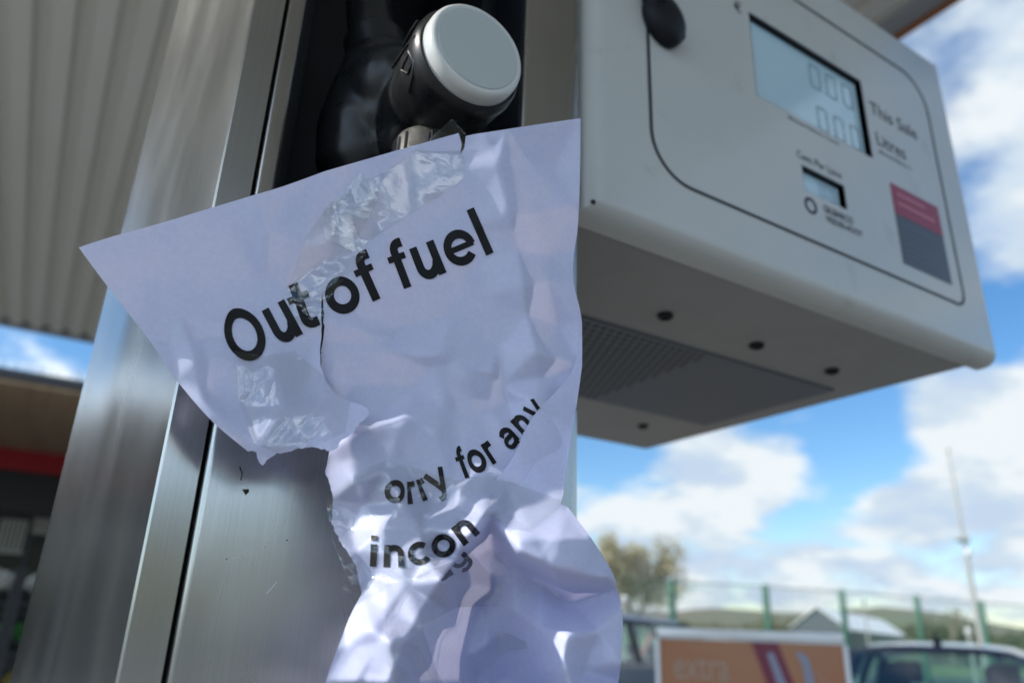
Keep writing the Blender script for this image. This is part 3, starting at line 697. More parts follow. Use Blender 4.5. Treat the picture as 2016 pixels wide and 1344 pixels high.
HM += crease([(955, 1014), (912, 1082), (868, 1143), (806, 1240), (760, 1350)], 9.0, 46, 60) + crease([(705, 1228), (752, 1262), (716, 1316), (700, 1344)], 3.0, 36) + crease([(1075, 1320), (1150, 1312), (1222, 1304)], 3.0, 24, 36)
# the torn-off left corner stands off the sheet behind it
HL = HM * np.clip((760 - YY) / 160, .0, 1) + np.clip((YY - 560) / 260, 0, 1) ** 1.2 * 9 + np.clip((YY - 740) / 160, 0, 1) * np.clip((XX - 480) / 240, 0, 1) * 4
CL = FIX + [(345, 745, 1), (350, 640, 1), (300, 690, 2), (420, 690, 3), (480, 800, -3), (445, 760, -1), (500, 880, 3), (540, 720, 2), (560, 800, 3), (600, 760, 0), (640, 800, 3), (720, 810, 4), (600, 880, 2), (660, 885, 5), (520, 915, -2), (620, 660, 0), (560, 640, 1), (400, 560, 0), (700, 500, 0)]
HL += blur(raster(CL), 1.6) * np.clip((YY - 600) / 80, 0, 1) + crease([(372, 664), (400, 790), (452, 868)], 2.6, 40, 26) - crease([(380, 662), (440, 668), (500, 700)], 1.5, 30)
# folded-over right flap
CF = FIX + [(1146, 690, 4), (1100, 765, 7), (1060, 805, 8.5), (1020, 880, 8), (975, 945, 7), (940, 990, 6), (1040, 1040, 10), (1105, 988, 8), (1143, 740, 4), (1085, 860, 7), (1110, 920, 4), (1030, 960, 8), (1135, 850, 4)]
HF = blur(raster(CF), 2.0) + crumple(21, 60, .5, 1.0)

def torn(pts, amp, step, seed):
    r = random.Random(seed); out = []
    for (a, b), (c, d) in zip(pts[:-1], pts[1:]):
        n = max(1, int(math.hypot(c - a, d - b) / step)); nx, ny = -(d - b), c - a; l = math.hypot(nx, ny) or 1
        for i in range(n):
            t = i / n; o = r.uniform(-amp, amp) if i else 0
            out.append((a + (c - a) * t + nx / l * o, b + (d - b) * t + ny / l * o))
    return out + [pts[-1]]
def smooth_poly(pts, step=8):
    """Catmull-Rom through the points"""
    out = []; n = len(pts)
    for i in range(n - 1):
        p0, p1, p2, p3 = pts[max(i - 1, 0)], pts[i], pts[i + 1], pts[min(i + 2, n - 1)]
        k = max(1, int(math.hypot(p2[0] - p1[0], p2[1] - p1[1]) / step))
        for j in range(k):
            t = j / k
            out.append(tuple(.5 * (2 * p1[a] + (p2[a] - p0[a]) * t + (2 * p0[a] - 5 * p1[a] + 4 * p2[a] - p3[a]) * t * t + (3 * p1[a] - p0[a] - 3 * p2[a] + p3[a]) * t ** 3) for a in (0, 1)))
    return out + [pts[-1]]

def inside(poly, x, y):
    c = False; n = len(poly); j = n - 1
    for i in range(n):
        if (poly[i][1] > y) != (poly[j][1] > y) and x < (poly[j][0] - poly[i][0]) * (y - poly[i][1]) / (poly[j][1] - poly[i][1]) + poly[i][0]: c = not c
        j = i
    return c

def sheet(mb, poly, g, step=7, lift=0.0, holes=None):
    """fill an outline on the sheet with a dense, folded mesh"""
    px = np.array(poly); r = random.Random(3)
    P = [Vector(p) for p in poly]; n = len(P); F = [list(range(n))]
    x0, y0, x1, y1 = px[:, 0].min(), px[:, 1].min(), px[:, 0].max(), px[:, 1].max(); row = 0; y = y0 + step * .5
    while y < y1:
        x = x0 + (step * .5 if row % 2 else 0)
        xs = []
        while x < x1:
            if inside(poly, x, y): xs.append(x)
            x += step
        P += [Vector((a, y)) for a in xs]; y += step * .87; row += 1
    v, _, f, _, _, _ = delaunay_2d_cdt(P, [], F, 1, 1e-3)
    q3 = [pt(g, q.x, q.y, lift) for q in v]; a, b, c = (q3[i] for i in f[len(f) // 2][:3])
    if (b - a).cross(c - a).dot(CAM - a) < 0: f = [tuple(t)[::-1] for t in f]
    return mb.add(q3, f)

def bpath(pts, s):                                # point at arc length s (pixels) along a baseline
    for (a, b), (c, d) in zip(pts[:-1], pts[1:]):
        l = math.hypot(c - a, d - b)
        if s <= l or (c, d) == pts[-1]: return a + (c - a) * s / l, b + (d - b) * s / l
        s -= l

def arc(cx, cy, rx, ry, a0, a1, n=14): return [(cx + rx * cos(R(a0 + (a1 - a0) * i / n)), cy + ry * sin(R(a0 + (a1 - a0) * i / n))) for i in range(n + 1)]
ST = .142                                          # stem width, em
GL = {                                             # bold grotesque letters as stroked centre lines: (advance, [(points, width)])
 'O': (.80, [(arc(.395, .355, .300, .300, 0, 360, 40), .138)]),
 'u': (.60, [([(.135, .525), (.135, .22)] + arc(.270, .205, .135, .143, 180, 300, 10) + [(.40, .13), (.455, .23)], ST), ([(.462, .525), (.462, 0)], ST)]),
 't': (.36, [([(.165, .68), (.165, .20)] + arc(.265, .165, .10, .108, 180, 275, 8) + [(.335, .060)], .138), ([(.012, .472), (.325, .472)], .098)]),
 'o': (.615, [(arc(.307, .262, .222, .205, 0, 360, 36), ST)]),
 'f': (.345, [([(.170, 0), (.170, .53)] + arc(.275, .56, .105, .115, 180, 100, 8) + [(.345, .672)], .138), ([(.015, .472), (.33, .472)], .098)]),
 'e': (.575, [(arc(.292, .262, .217, .205, -2, 318, 34), .135), ([(.10, .262), (.545, .262)], .088)]),
 'l': (.275, [([(.135, .73), (.135, 0)], ST)]),
 'r': (.39, [([(.130, .525), (.130, 0)], ST), ([(.130, .27)] + arc(.265, .33, .135, .125, 180, 100, 8) + [(.375, .455)], .138)]),
 'y': (.545, [([(.065, .525), (.275, .02)], .135), ([(.480, .525), (.285, .0), (.235, -.105), (.175, -.150), (.06, -.145)], .122)]),
 'a': (.57, [([(.085, .375)] + arc(.275, .345, .165, .118, 150, 10, 12) + [(.440, .30), (.440, .08), (.462, 0)], .134), ([(.44, .300), (.30, .275)] + arc(.205, .165, .122, .105, 100, 290, 12) + [(.34, .085), (.43, .17)], .112)]),
 'n': (.60, [([(.135, .525), (.135, 0)], ST), ([(.135, .29)] + arc(.300, .315, .160, .145, 150, 0, 12) + [(.460, .0)], ST)]),
 'i': (.275, [([(.135, .525), (.135, 0)], ST), ([(.135, .73), (.135, .61)], ST)]),
 'c': (.555, [(arc(.292, .262, .217, .205, 42, 318, 30), .138)]),
 'g': (.61, [(arc(.292, .268, .212, .198, 0, 360, 34), .134), ([(.478, .525), (.478, 0)] + arc(.30, .0, .178, .140, 0, -150, 14), .134)]),
 ' ': (.285, [])}
def word_mesh(txt):
    """2-D quads for a word at 1 em, each stroke 4 quads across"""
    vs, fs = [], []; x0 = 0
    for ch in txt:
        adv, strokes = GL[ch]
        for si, (pts, w) in enumerate(strokes):
            P = []
            for (a, b), (c, d) in zip(pts[:-1], pts[1:]):
                k = max(1, int(math.hypot(c - a, d - b) / .045)); P += [(a + (c - a) * i / k, b + (d - b) * i / k) for i in range(k)]
            P.append(pts[-1]); n = len(P); closed = math.hypot(P[0][0] - P[-1][0], P[0][1] - P[-1][1]) < 1e-6
            o = len(vs)
            for i in range(n):
                a = P[i - 1] if i else (P[-2] if closed else P[0]); b = P[i + 1] if i < n - 1 else (P[1] if closed else P[-1])
                l = math.hypot(b[0] - a[0], b[1] - a[1]) or 1; nx, ny = -(b[1] - a[1]) / l, (b[0] - a[0]) / l
                vs += [(x0 + P[i][0] + nx * w * q, P[i][1] + ny * w * q, si) for q in (-.5, -.25, 0, .25, .5)]
            for i in range(n - 1):
                for q in range(4): fs.append((o + i * 5 + q, o + (i + 1) * 5 + q, o + (i + 1) * 5 + q + 1, o + i * 5 + q + 1))
        x0 += adv + .022
    return vs, fs, x0

def lay_text(mb, txt, base, size, g, lift, length=None, vscale=1.0, lean=0.0, clip=None):
    """lay a word along a baseline drawn on the sheet, following its folds"""
    vs, fs, adv = word_mesh(txt); sc = (length / adv) if length else size
    cs = smooth_poly(base, 6); out = []
    for x_, y_, si in vs:
        s = x_ * sc; x, y = bpath(cs, max(s, 0)); xa, ya = bpath(cs, max(s - 6, 0)); xb, yb = bpath(cs, max(s, 0) + 6)
        l = math.hypot(xb - xa, yb - ya) or 1; nx, ny = (yb - ya) / l, -(xb - xa) / l; h = y_ * size * vscale
        out.append((x + nx * h + lean * h * (xb - xa) / l, y + ny * h + lean * h * (yb - ya) / l, si))
    fcs = [f for f in fs if not clip or clip(sum(out[i][0] for i in f) / 4, sum(out[i][1] for i in f) / 4)]
    mb.add([pt(g, x, y, lift + .04 * si) for x, y, si in out], fcs)

def build_notice():
    root = empty('paper_notice', pt(HM, 800, 700), 'torn crumpled white paper notice reading Out of fuel, taped over the nozzle', 'paper notice')
    seam = smooth_poly([(640, 337), (648, 420), (640, 500), (634, 580)], 7)
    top_l = smooth_poly([(155, 487), (220, 466), (300, 444), (420, 408), (500, 384), (560, 366), (640, 337)], 8)
    top_r = smooth_poly([(640, 337), (720, 314), (800, 291), (900, 263)], 8) + [(903, 262), (909, 284), (906, 303), (914, 292), (917, 268)] + smooth_poly([(930, 265), (1040, 248), (1143, 233)], 8)
    right = smooth_poly([(1143, 233), (1142, 330), (1138, 440), (1129, 510), (1130, 560), (1142, 610), (1146, 650), (1143, 720)], 7)
    right2 = [(1136, 790), (1126, 850), (1108, 975), (1104, 992), (1118, 998)] + smooth_poly([(1122, 1003), (1165, 1060), (1204, 1122), (1214, 1155)], 8)[:-1] + smooth_poly([(1214, 1155), (1224, 1190), (1226, 1240), (1223, 1306)], 8)[:-1] + [(1223, 1306), (1215, 1360), (1206, 1420)]
    left2 = [(622, 1420), (640, 1345)] + smooth_poly([(648, 1318), (670, 1262), (690, 1210), (712, 1168)], 8) + torn([(700, 1110), (672, 1068), (652, 1030), (656, 985), (648, 950), (640, 925), (646, 900), (652, 880), (640, 845), (628, 790), (626, 740), (634, 712)], 2.2, 7, 3)
    slit = torn([(634, 712), (632, 690), (638, 650), (637, 610), (634, 580)], 1.2, 8, 5)
    main = top_r[:-1] + right + right2 + left2[:-1] + slit[:-1] + seam[::-1][:-1]
    slit_l = torn([(634, 580), (632, 620), (633, 660), (630, 690), (630, 715), (640, 748), (662, 777), (684, 788), (712, 797), (724, 804), (727, 814), (716, 828)], .9, 9, 6) + torn([(716, 828), (708, 832), (698, 848), (692, 852), (680, 862), (672, 866), (661, 884), (650, 888), (615, 879), (580, 884), (560, 890), (545, 891), (530, 902), (517, 916), (508, 905), (505, 890), (488, 888)], 2.0, 6, 8)
    left = slit_l + smooth_poly([(478, 880), (415, 826), (345, 745), (300, 678), (240, 600), (190, 535), (155, 487)], 8)[:-1] + top_l[:-1] + seam[:-1]
    sh = MB(); sheet(sh, main, HM, 6.5); sheet(sh, left, HL, 6.5)
    o = sh.build('paper_sheet', M['paper'], root, angle=180, keep=True)
    flap = smooth_poly([(1146, 660), (1128, 726), (1100, 765), (1060, 806), (1032, 850), (1010, 900), (975, 946), (942, 990)], 7) + [(960, 1002), (1000, 1020), (1040, 1036), (1075, 1010), (1104, 990)] + smooth_poly([(1108, 972), (1126, 850), (1137, 785), (1146, 720)], 8)
    MB(); f = MB(); sheet(f, flap, HF, 6.5); f.build('folded_flap', M['paper'], root, angle=180, keep=True)
    # printing: letters follow the folds of the sheet
    tx = MB()
    lay_text(tx, 'Ou', [(462, 722), (508, 703), (585, 663), (640, 632)], 148, HL, .45, length=160)
    lay_text(tx, 't', [(588, 656), (640, 634)], 138, HL, .45, lean=.05)
    lay_text(tx, 'of', [(652, 626), (700, 609), (752, 586), (800, 565)], 136, HM, .45, length=120)
    lay_text(tx, 'fuel', [(785, 573), (850, 548), (930, 515), (990, 489)], 133, HM, .45, length=212)
    tx.build('printed_words', M['ink'], root, smooth=False); tx = MB()
    flapcut = lambda x, y: not inside(flap, x, y)
    lay_text(tx, 'for any', [(910, 944), (940, 932), (985, 905), (1030, 868), (1075, 823), (1120, 770)], 88, HM, .45, length=222, clip=flapcut)
    lay_text(tx, 'orry', [(752, 984), (800, 992), (840, 984), (872, 965), (910, 945)], 84, HM, .45, length=150)
    tx.build('printed_words', M['ink'], root, smooth=False); tx = MB()
    ridge = lambda x, y: x < 947 - max(0, (y - 1062)) * .55
    lay_text(tx, 'incon', [(722, 1114), (785, 1116), (835, 1109), (885, 1092), (925, 1066), (970, 1026)], 84, HM, .5, length=250, clip=ridge)
    tx.build('printed_words', M['ink'], root, smooth=False); tx = MB()
    lay_text(tx, 'ug', [(862, 1150), (900, 1125), (930, 1096), (955, 1062)], 76, HM, .5, length=90, vscale=.75, clip=lambda x, y: x > 952 - (y - 1030) * .78 + 4)
    tx.build('printed_words', M['ink'], root, smooth=False)
    # clear tape
    tapes = [
     ([(636, 412), (690, 372), (760, 338), (836, 283), (890, 234), (921, 268), (912, 300), (915, 352), (860, 392), (800, 424), (735, 470), (700, 500), (640, 470)], HM, 31, .5, .3, 0),
     ([(600, 468), (650, 400), (715, 335), (740, 400), (705, 470), (722, 500), (680, 545), (640, 600), (632, 680), (590, 740), (560, 720), (520, 700), (470, 672), (540, 620), (575, 545)], HM, 33, 1.3, .7, 1),
     ([(462, 690), (520, 700), (580, 690), (640, 742), (690, 790), (680, 850), (610, 880), (540, 890), (500, 872), (470, 790)], HL, 35, .9, .6, 2),
     ([(640, 985), (700, 930), (760, 905), (830, 925), (900, 945), (960, 935), (1040, 960), (1110, 985), (1098, 1002), (1040, 1045), (960, 1015), (900, 1040), (880, 1085), (845, 1130), (770, 1150), (700, 1190), (680, 1130), (652, 1060)], HM, 37, 1.3, .9, 3),
     ([(648, 985), (668, 1000), (690, 1050), (702, 1110), (716, 1165), (700, 1215), (682, 1232), (670, 1170), (676, 1120), (655, 1060)], HM, 39, 2.5, -6, 3),
     ([(760, 1150), (850, 1120), (930, 1090), (990, 1160), (985, 1190), (900, 1195), (830, 1230), (860, 1320), (900, 1400), (800, 1400), (760, 1300)], HM, 41, .9, 1.0, 2),
     ([(980, 1240), (1035, 1262), (1040, 1275), (1000, 1280), (965, 1300), (955, 1330), (975, 1290)], HM, 43, .6, .8, 2)]
    for poly, g, seed, amp, lift, lvl in tapes:
        n = (0, 34, 16, 90)[lvl] + 14
        r = np.random.RandomState(seed); bx = np.array(poly); c = np.zeros_like(g)
        x0, y0, x1, y1 = bx[:, 0].min(), bx[:, 1].min(), bx[:, 0].max(), bx[:, 1].max()
        ctl = FIX + [(r.uniform(x0 - 20, x1 + 20), r.uniform(y0 - 20, y1 + 20), r.uniform(-.5, 1) * amp) for _ in range(n)]
        g0 = g
        if not lvl: g = blur(g, 5)
        cr = blur(raster(ctl), .6) if lvl else blur(raster(ctl[:12]), 1.0)
        if lvl: cr = cr + crumple(seed + 100, (0, 150, 60, 110)[lvl], .75, .35, 5, (13, 13, 13, 20)[lvl])
        gg = np.maximum(g + lift + cr, g0 + .12) if lift > 0 else g + lift + cr
        if seed == 31: gg = gg - np.clip((300 - YY) / 70, 0, 1) * np.clip((XX - 790) / 60, 0, 1) * 3.5
        m = MB(); sheet(m, poly, gg, 4); m.build('tape_strip', M['tape'], root, angle=180 if lvl == 0 else 12, keep=True)
build_notice()

# ------------------------------------------------------------------ background things
def build_shop():
    root = empty('shop_building', (-3, 19, 0), 'low shop building with brown boarded soffit and red fascia band', 'shop')
    X0, X1, YO, YI, Z = -30, 6, 13.0, 18.6, 4.62
    b = MB(); b.box(X0, X1, YO, YI + .5, Z, Z + .05); b.build('soffit', M['wood'], root, smooth=False)
    b = MB(); b.box(X0 - .02, X1 + .02, YO - .06, YI + 8, Z + .053, Z + .20); b.build('roof', M['dark_metal'], root)
    b = MB(); b.box(X0, X1, YI - .05, YI, Z - .42, Z - .003); b.build('fascia_band', M['red'], root)
    b = MB(); b.box(X0, X1, YI + .02, YI + .2, Z - 1.25, Z - .43); b.build('header_panel', M['dark_metal'], root)
    for x in np.arange(X0, X1 - 1, 3.0):
        g = MB(); g.box(x + .05, x + 2.95, YI + .06, YI + .09, .15, Z - 1.26); g.build('window', M['glass_dark'], root, smooth=False)
        g = MB(); g.box(x - .05, x + .05, YI + .0, YI + .15, .0, Z - 1.26); g.build('mullion', M['dark_metal'], root)
    g = MB(); g.box(X0, X1, YI + .0, YI + .15, 0, .148); g.build('base_wall', M['concrete'], root)
    g = MB(); g.box(X0, X1, YI + .3, YI + 7.5, 0, Z); g.build('wall', M['dark_metal'], root)
    r = random.Random(5)
    for (px, py, w, h) in ((24, 1052, .5, .6), (84, 1032, .3, .25)):
        c = onY(px, py, YI - .02); q = MB()
        for k in range(6): q.box(c.x - w / 2 + k * w / 6, c.x - w / 2 + (k + .65) * w / 6, YI - .03, YI + .05, c.z - h / 2, c.z + h / 2)
        q.box(c.x - w / 2, c.x + w / 2, YI - .025, YI + .055, c.z - h / 2 - .06, c.z - h / 2); q.build('window_poster', M['pale_poster'], root)
    # bird spikes along the roof edge
    q = MB()
    for k in range(240):
        x = X0 + 20 + k * .07 + r.uniform(-.02, .02); q.bar((x, YO, Z + .19), (x + r.uniform(-.08, .08), YO + r.uniform(-.05, .05), Z + .30 + r.uniform(0, .05)), .006)
    q.build('bird_spikes', M['dark_metal'], root)['kind'] = 'stuff'

M['pale_poster'] = mat('pale_window_poster', (.4, .39, .34), .5)
M['leaf'] = mat('stall_leaves', (.03, .13, .035), .6, vary=(8, (.05, .19, .05)))
M['pot'] = mat('dark_plant_pot', (.04, .035, .035), .6)
build_shop()

def leaf_cloud(mb, c, r, n, size, rnd, flat=1.0, shell=.35):
    c = Vector(c)
    for _ in range(n):
        d = Vector((rnd.gauss(0, 1), rnd.gauss(0, 1), rnd.gauss(0, 1))).normalized(); k = rnd.uniform(shell, 1) ** .6
        p = c + Vector((d.x * r[0], d.y * r[1], d.z * r[2])) * k
        a = Vector((rnd.gauss(0, 1), rnd.gauss(0, 1), rnd.gauss(0, 1) * flat)).normalized(); b = a.orthogonal().normalized(); e = a.cross(b); s = size * rnd.uniform(.6, 1.4)
        mb.add([p - b * s * .5, p + e * s * .28, p + b * s * .5, p - e * s * .28], [(0, 1, 2, 3)])

def build_stall():
    r = random.Random(9); Y = 12.2
    cols = {'green': M['leaf'], 'yellow': mat('yellow_flowers', (.42, .33, .06), .7), 'white': mat('white_flowers', (.5, .5, .46), .7), 'pink': mat('maroon_flowers', (.16, .03, .05), .7), 'lime': mat('lime_leaves', (.05, .24, .06), .6)}
    for sx, wd in ((-1.55, 1.5), (.05, 1.2)):
        st = empty('plant_stand', (sx + wd / 2, Y, 0), ('wide' if sx < -1 else 'narrow') + ' dark metal stand with three shelves of plants before the shop', 'plant stand', 'plant stands outside the shop')
        for x in (sx, sx + wd):
            for y in (Y - .25, Y + .25): MB().box(x - .02, x + .02, y - .02, y + .02, 0, 2.0).build('upright', M['dark_metal'], st)
        for z in (.35, .95, 1.55): MB().box(sx, sx + wd, Y - .25, Y + .25, z, z + .03).build('shelf', M['dark_metal'], st)
        names = list(cols)
        for lvl, z in enumerate((.38, .98, 1.58)):
            n = 4 if wd > 1.3 else 3
            for k in range(n):
                col = names[(k * 2 + lvl * 3 + (1 if sx > -1 else 0)) % 5]; x = sx + wd * (k + .5) / n
                word = {'green': 'leafy green', 'yellow': 'yellow flowering', 'white': 'white flowering', 'pink': 'maroon flowering', 'lime': 'bright lime green'}[col]
                pl = empty('potted_plant', (x, Y, z), '%s potted plant, %s on the %s shelf of the %s plant stand' % (word, ('first', 'second', 'third', 'fourth')[k], ('bottom', 'middle', 'top')[lvl], 'wider' if wd > 1.3 else 'narrower'), 'plant', 'potted plants on the stands')
                MB().lathe((x, Y, z + .002), (0, 0, 1), [(0, .075), (.12, .1), (.13, .1)], 12).build('pot', M['pot'], pl)
                fm = MB(); leaf_cloud(fm, (x, Y, z + .25), (.17, .17, .15), 160, .09, r); fm.build('foliage', cols[col], pl, smooth=False)
build_stall()

# fence: posts stand where their 3 m tops meet the photograph's row
FT = [(1150, 1128), (1322, 1140), (1506, 1150), (1656, 1160), (1803, 1171), (1930, 1181), (2045, 1190)]
def build_fence():
    P = [onZ(x, y, 3.0) for x, y in FT]
    root = empty('mesh_fence', (P[3].x, P[3].y, 0), 'tall green weld mesh security fence behind the parked cars', 'fence')
    for i, p in enumerate(P):
        MB().box(p.x - .07, p.x + .07, p.y - .07, p.y + .07, 0, 3.0).build('post', M['green_post'], root, bevel=.008)
    for a, b in zip(P[:-1], P[1:]):
        a, b = Vector((a.x, a.y, 0)), Vector((b.x, b.y, 0)); d = b - a; w = MB()
        for k in range(15):
            z = .15 + k * .195; w.bar(a + Vector((0, 0, z)), b + Vector((0, 0, z)), .012, n=3, cap=False)
        w.bar(a + zz * 2.94, b + zz * 2.94, .024, cap=False); n = int(d.length / .12)
        for k in range(1, n): q = a + d * (k / n); w.bar(q + Vector((0, 0, .1)), q + Vector((0, 0, 2.95)), .010, n=3, cap=False)
        w.build('mesh_panel', M['green_wire'], root, smooth=False)
build_fence()

def build_mast():
    b = atd(1932, 1262, 19.5); b.z = 0; top = atd(1858, 886, 19.5).z
    root = empty('mast', b, 'tall thin grey mast with a small bracket, above the dark blue car', 'mast')
    MB().tube([b, b + zz * 2.2, b + zz * 3.6], [.075, .065, .055], 12).build('lower_pole', M['galv'], root)
    MB().tube([b + zz * 3.6, b + zz * top * .8, b + zz * top], [.042, .036, .028], 10).build('upper_pole', M['galv'], root)
    z = 4.02; m = MB(); m.bar(b + rh * -.20 + zz * z, b + rh * .14 + zz * z, .05); m.ell(b + rh * -.13 + zz * z, (.09, .09, .07), 12, 8); m.ell(b + rh * .09 + zz * z, (.06, .06, .09), 12, 8); m.build('bracket', M['galv'], root)
    m = MB(); m.lathe(b + rh * .05 + zz * 3.62, (0, 0, 1), [(0, .05), (.03, .085), (.14, .08), (.18, .03)], 14); m.build('junction_box', M['white_plastic'], root)
    m = MB(); m.lathe(b + zz * (top - .02), (0, 0, 1), [(0, .03), (.02, .06), (.07, .05), (.09, .01)], 12); m.build('finial', M['galv'], root)
build_mast()

def floodlight(px, py, dist, label, s):
    c = atd(px, py, dist); b = Vector((c.x, c.y, 0))
    root = empty('floodlight', b, label, 'floodlight', 'white floodlights on poles')
    MB().tube([b, Vector((c.x, c.y, c.z - s * .8))], [.05, .035], 8).build('pole', M['galv'], root)
    m = MB(); m.lathe(c, -fh - zz * .3, [(-s * .55, s * .3), (-s * .4, s * .75), (0, s), (.02, s * .96), (.03, s * .5), (.06, s * .2)], 20); m.build('lamp_head', M['white_plastic'], root)
    m = MB(); m.tube([c + rh * s * .9 - zz * s * .1, c + rh * s * .7 - zz * s * 1.0, c - zz * s * 1.1, c - rh * s * .7 - zz * s, c - rh * s * .9 - zz * s * .1], s * .12, 8); m.build('yoke', M['white_plastic'], root)
floodlight(1700, 1183, 40, 'white floodlight on a thin pole over the white-roofed shed', .16)
floodlight(1906, 1242, 17, 'white floodlight low beside the foot of the mast', .07)
floodlight(1229, 1178, 17, 'white floodlight beside the right edge of the paper, by the bare tree', .075)

def build_shed():
    c = atd(1672, 1262, 88); o = Vector((c.x, c.y, 0))
    root = empty('shed', o, 'grey shed with bright white pitched roof beyond the fence', 'shed')
    a = (rh * .54 + fh * .84).normalized(); n = (fh * .54 - rh * .84).normalized()
    def P(u, v, z): return o + a * u + n * v + zz * z
    L0, L1, dp, ev, rg = 0, 52, 6.0, 2.95, 5.2
    w = MB(); w.add([P(L0, 0, 0), P(L1, 0, 0), P(L1, dp, 0), P(L0, dp, 0), P(L0, 0, ev), P(L1, 0, ev), P(L1, dp, ev), P(L0, dp, ev), P(L0, dp / 2, rg - .05), P(L1, dp / 2, rg - .05)],
        [(0, 1, 5, 4), (2, 3, 7, 6), (1, 2, 6, 9, 5), (3, 0, 4, 8, 7)]); w.build('wall', mat('shed_cladding', (.07, .085, .10), .6), root, smooth=False)
    f = MB(); e = .25
    for s in (0, 1):
        y0, y1 = (-e, dp / 2) if s == 0 else (dp + e, dp / 2)
        q = [P(L0 - e, y0, ev - .1), P(L1 + e, y0, ev - .1), P(L1 + e, y1, rg), P(L0 - e, y1, rg)]; f.add(q + [p + zz * .12 for p in q], [(0, 1, 2, 3), (4, 5, 6, 7), (0, 1, 5, 4), (1, 2, 6, 5), (3, 0, 4, 7)])
    f.build('roof', mat('white_roof_sheet', (.8, .8, .78), .45), root, smooth=False)
build_shed()

def tree(root_pt, h, spread, leafmat, barkmat, label, n_leaf, seed, leaf=.09, name='bare_tree'):
    r = random.Random(seed); root = empty(name, root_pt, label, 'tree')
    t = MB(); tips = []
    def grow(p, d, l, rad, lvl):
        q = p + d * l; mid = p + d * l * .5 + Vector((r.uniform(-1, 1), r.uniform(-1, 1), 0)) * l * .05
        t.tube([p, mid, q], [rad, rad * .82, rad * .62], 6 if lvl < 2 else 4, cap=False)
        if lvl >= 2: tips.append(mid)
        if lvl >= 4: tips.append(q); return
        for k in range(3 if lvl < 3 else 2 + (r.random() < .5)):
            a = r.uniform(0, 2 * pi); tilt = r.uniform(.25, .62) if lvl else r.uniform(.3, .7)
            s = d.orthogonal().normalized(); s = s * cos(a) + d.cross(s) * sin(a)
            nd = (d * cos(tilt) + s * sin(tilt) * spread + zz * .16).normalized(); grow(q - d * l * r.uniform(0, .35), nd, l * r.uniform(.6, .8), rad * .6, lvl + 1)
    grow(root_pt, zz, h * .30, h * .022, 0)
    t.build('trunk', barkmat, root)
    c = MB(); tips += [p + Vector((r.uniform(-.5, .5), r.uniform(-.5, .5), -r.uniform(.3, 1.6))) for p in tips if name == 'bare_tree' and n_leaf > 1000]
    for k in range(n_leaf):
        p = r.choice(tips); leaf_cloud(c, p, (h * .05,) * 3, 1, leaf, r)
    c.build('crown', leafmat, root, smooth=False)
M['bark'] = mat('pale_bark', (.16, .14, .10), .9, vary=(4, (.22, .20, .15)))
M['bud'] = mat('olive_buds', (.36, .32, .185), .8, vary=(1.5, (.47, .43, .28)))
M['dk_leaf'] = mat('dark_hedge_leaves', (.04, .06, .028), .8, vary=(.6, (.075, .085, .04)))
bt = atd(1255, 1255, 31); tree(Vector((bt.x, bt.y, 0)), 7.9, .95, M['bud'], M['bark'], 'budding olive green tree behind the fence, right of the paper', 13000, 3, .12)
bt = atd(1872, 1262, 62); tree(Vector((bt.x, bt.y, 0)), 5.6, .9, M['dk_leaf'], M['bark'], 'bare dark tree far beyond the fence, left of the mast', 300, 12, .10)

def build_treeline():
    r = random.Random(14); m = MB()
    for k in range(120):
        x = 1815 + k * 2.2 + r.uniform(-8, 8); c = atd(x, 1262, 75 + r.uniform(-6, 10)); hgt = .9 + r.uniform(0, .9) + (0.35 if x < 1910 else 0)
        leaf_cloud(m, (c.x, c.y, hgt), (1.6, 1.6, hgt * .85), 110, .45, r)
    tag(m.build('treeline', M['dk_leaf'], smooth=False), 'dark hedge and bushes far beyond the green fence', 'hedge', kind='stuff')
    m = MB()
    for k in range(120):
        x = 1330 + k * 5 + r.uniform(-8, 8); c = atd(x, 1262, 160 + r.uniform(-6, 10)); hgt = 1.3 + r.uniform(0, 1.0) + (.5 if x > 1500 else 0)
        leaf_cloud(m, (c.x, c.y, hgt), (3.2, 3.2, hgt * 1.2), 90, .8, r)
    tag(m.build('hedgerow', mat('brown_hedge', (.10, .085, .04), .9, vary=(.4, (.07, .09, .035))), smooth=False), 'low brown green hedgerow far beyond the fence, left of the shed', 'hedge', kind='stuff')
build_treeline()

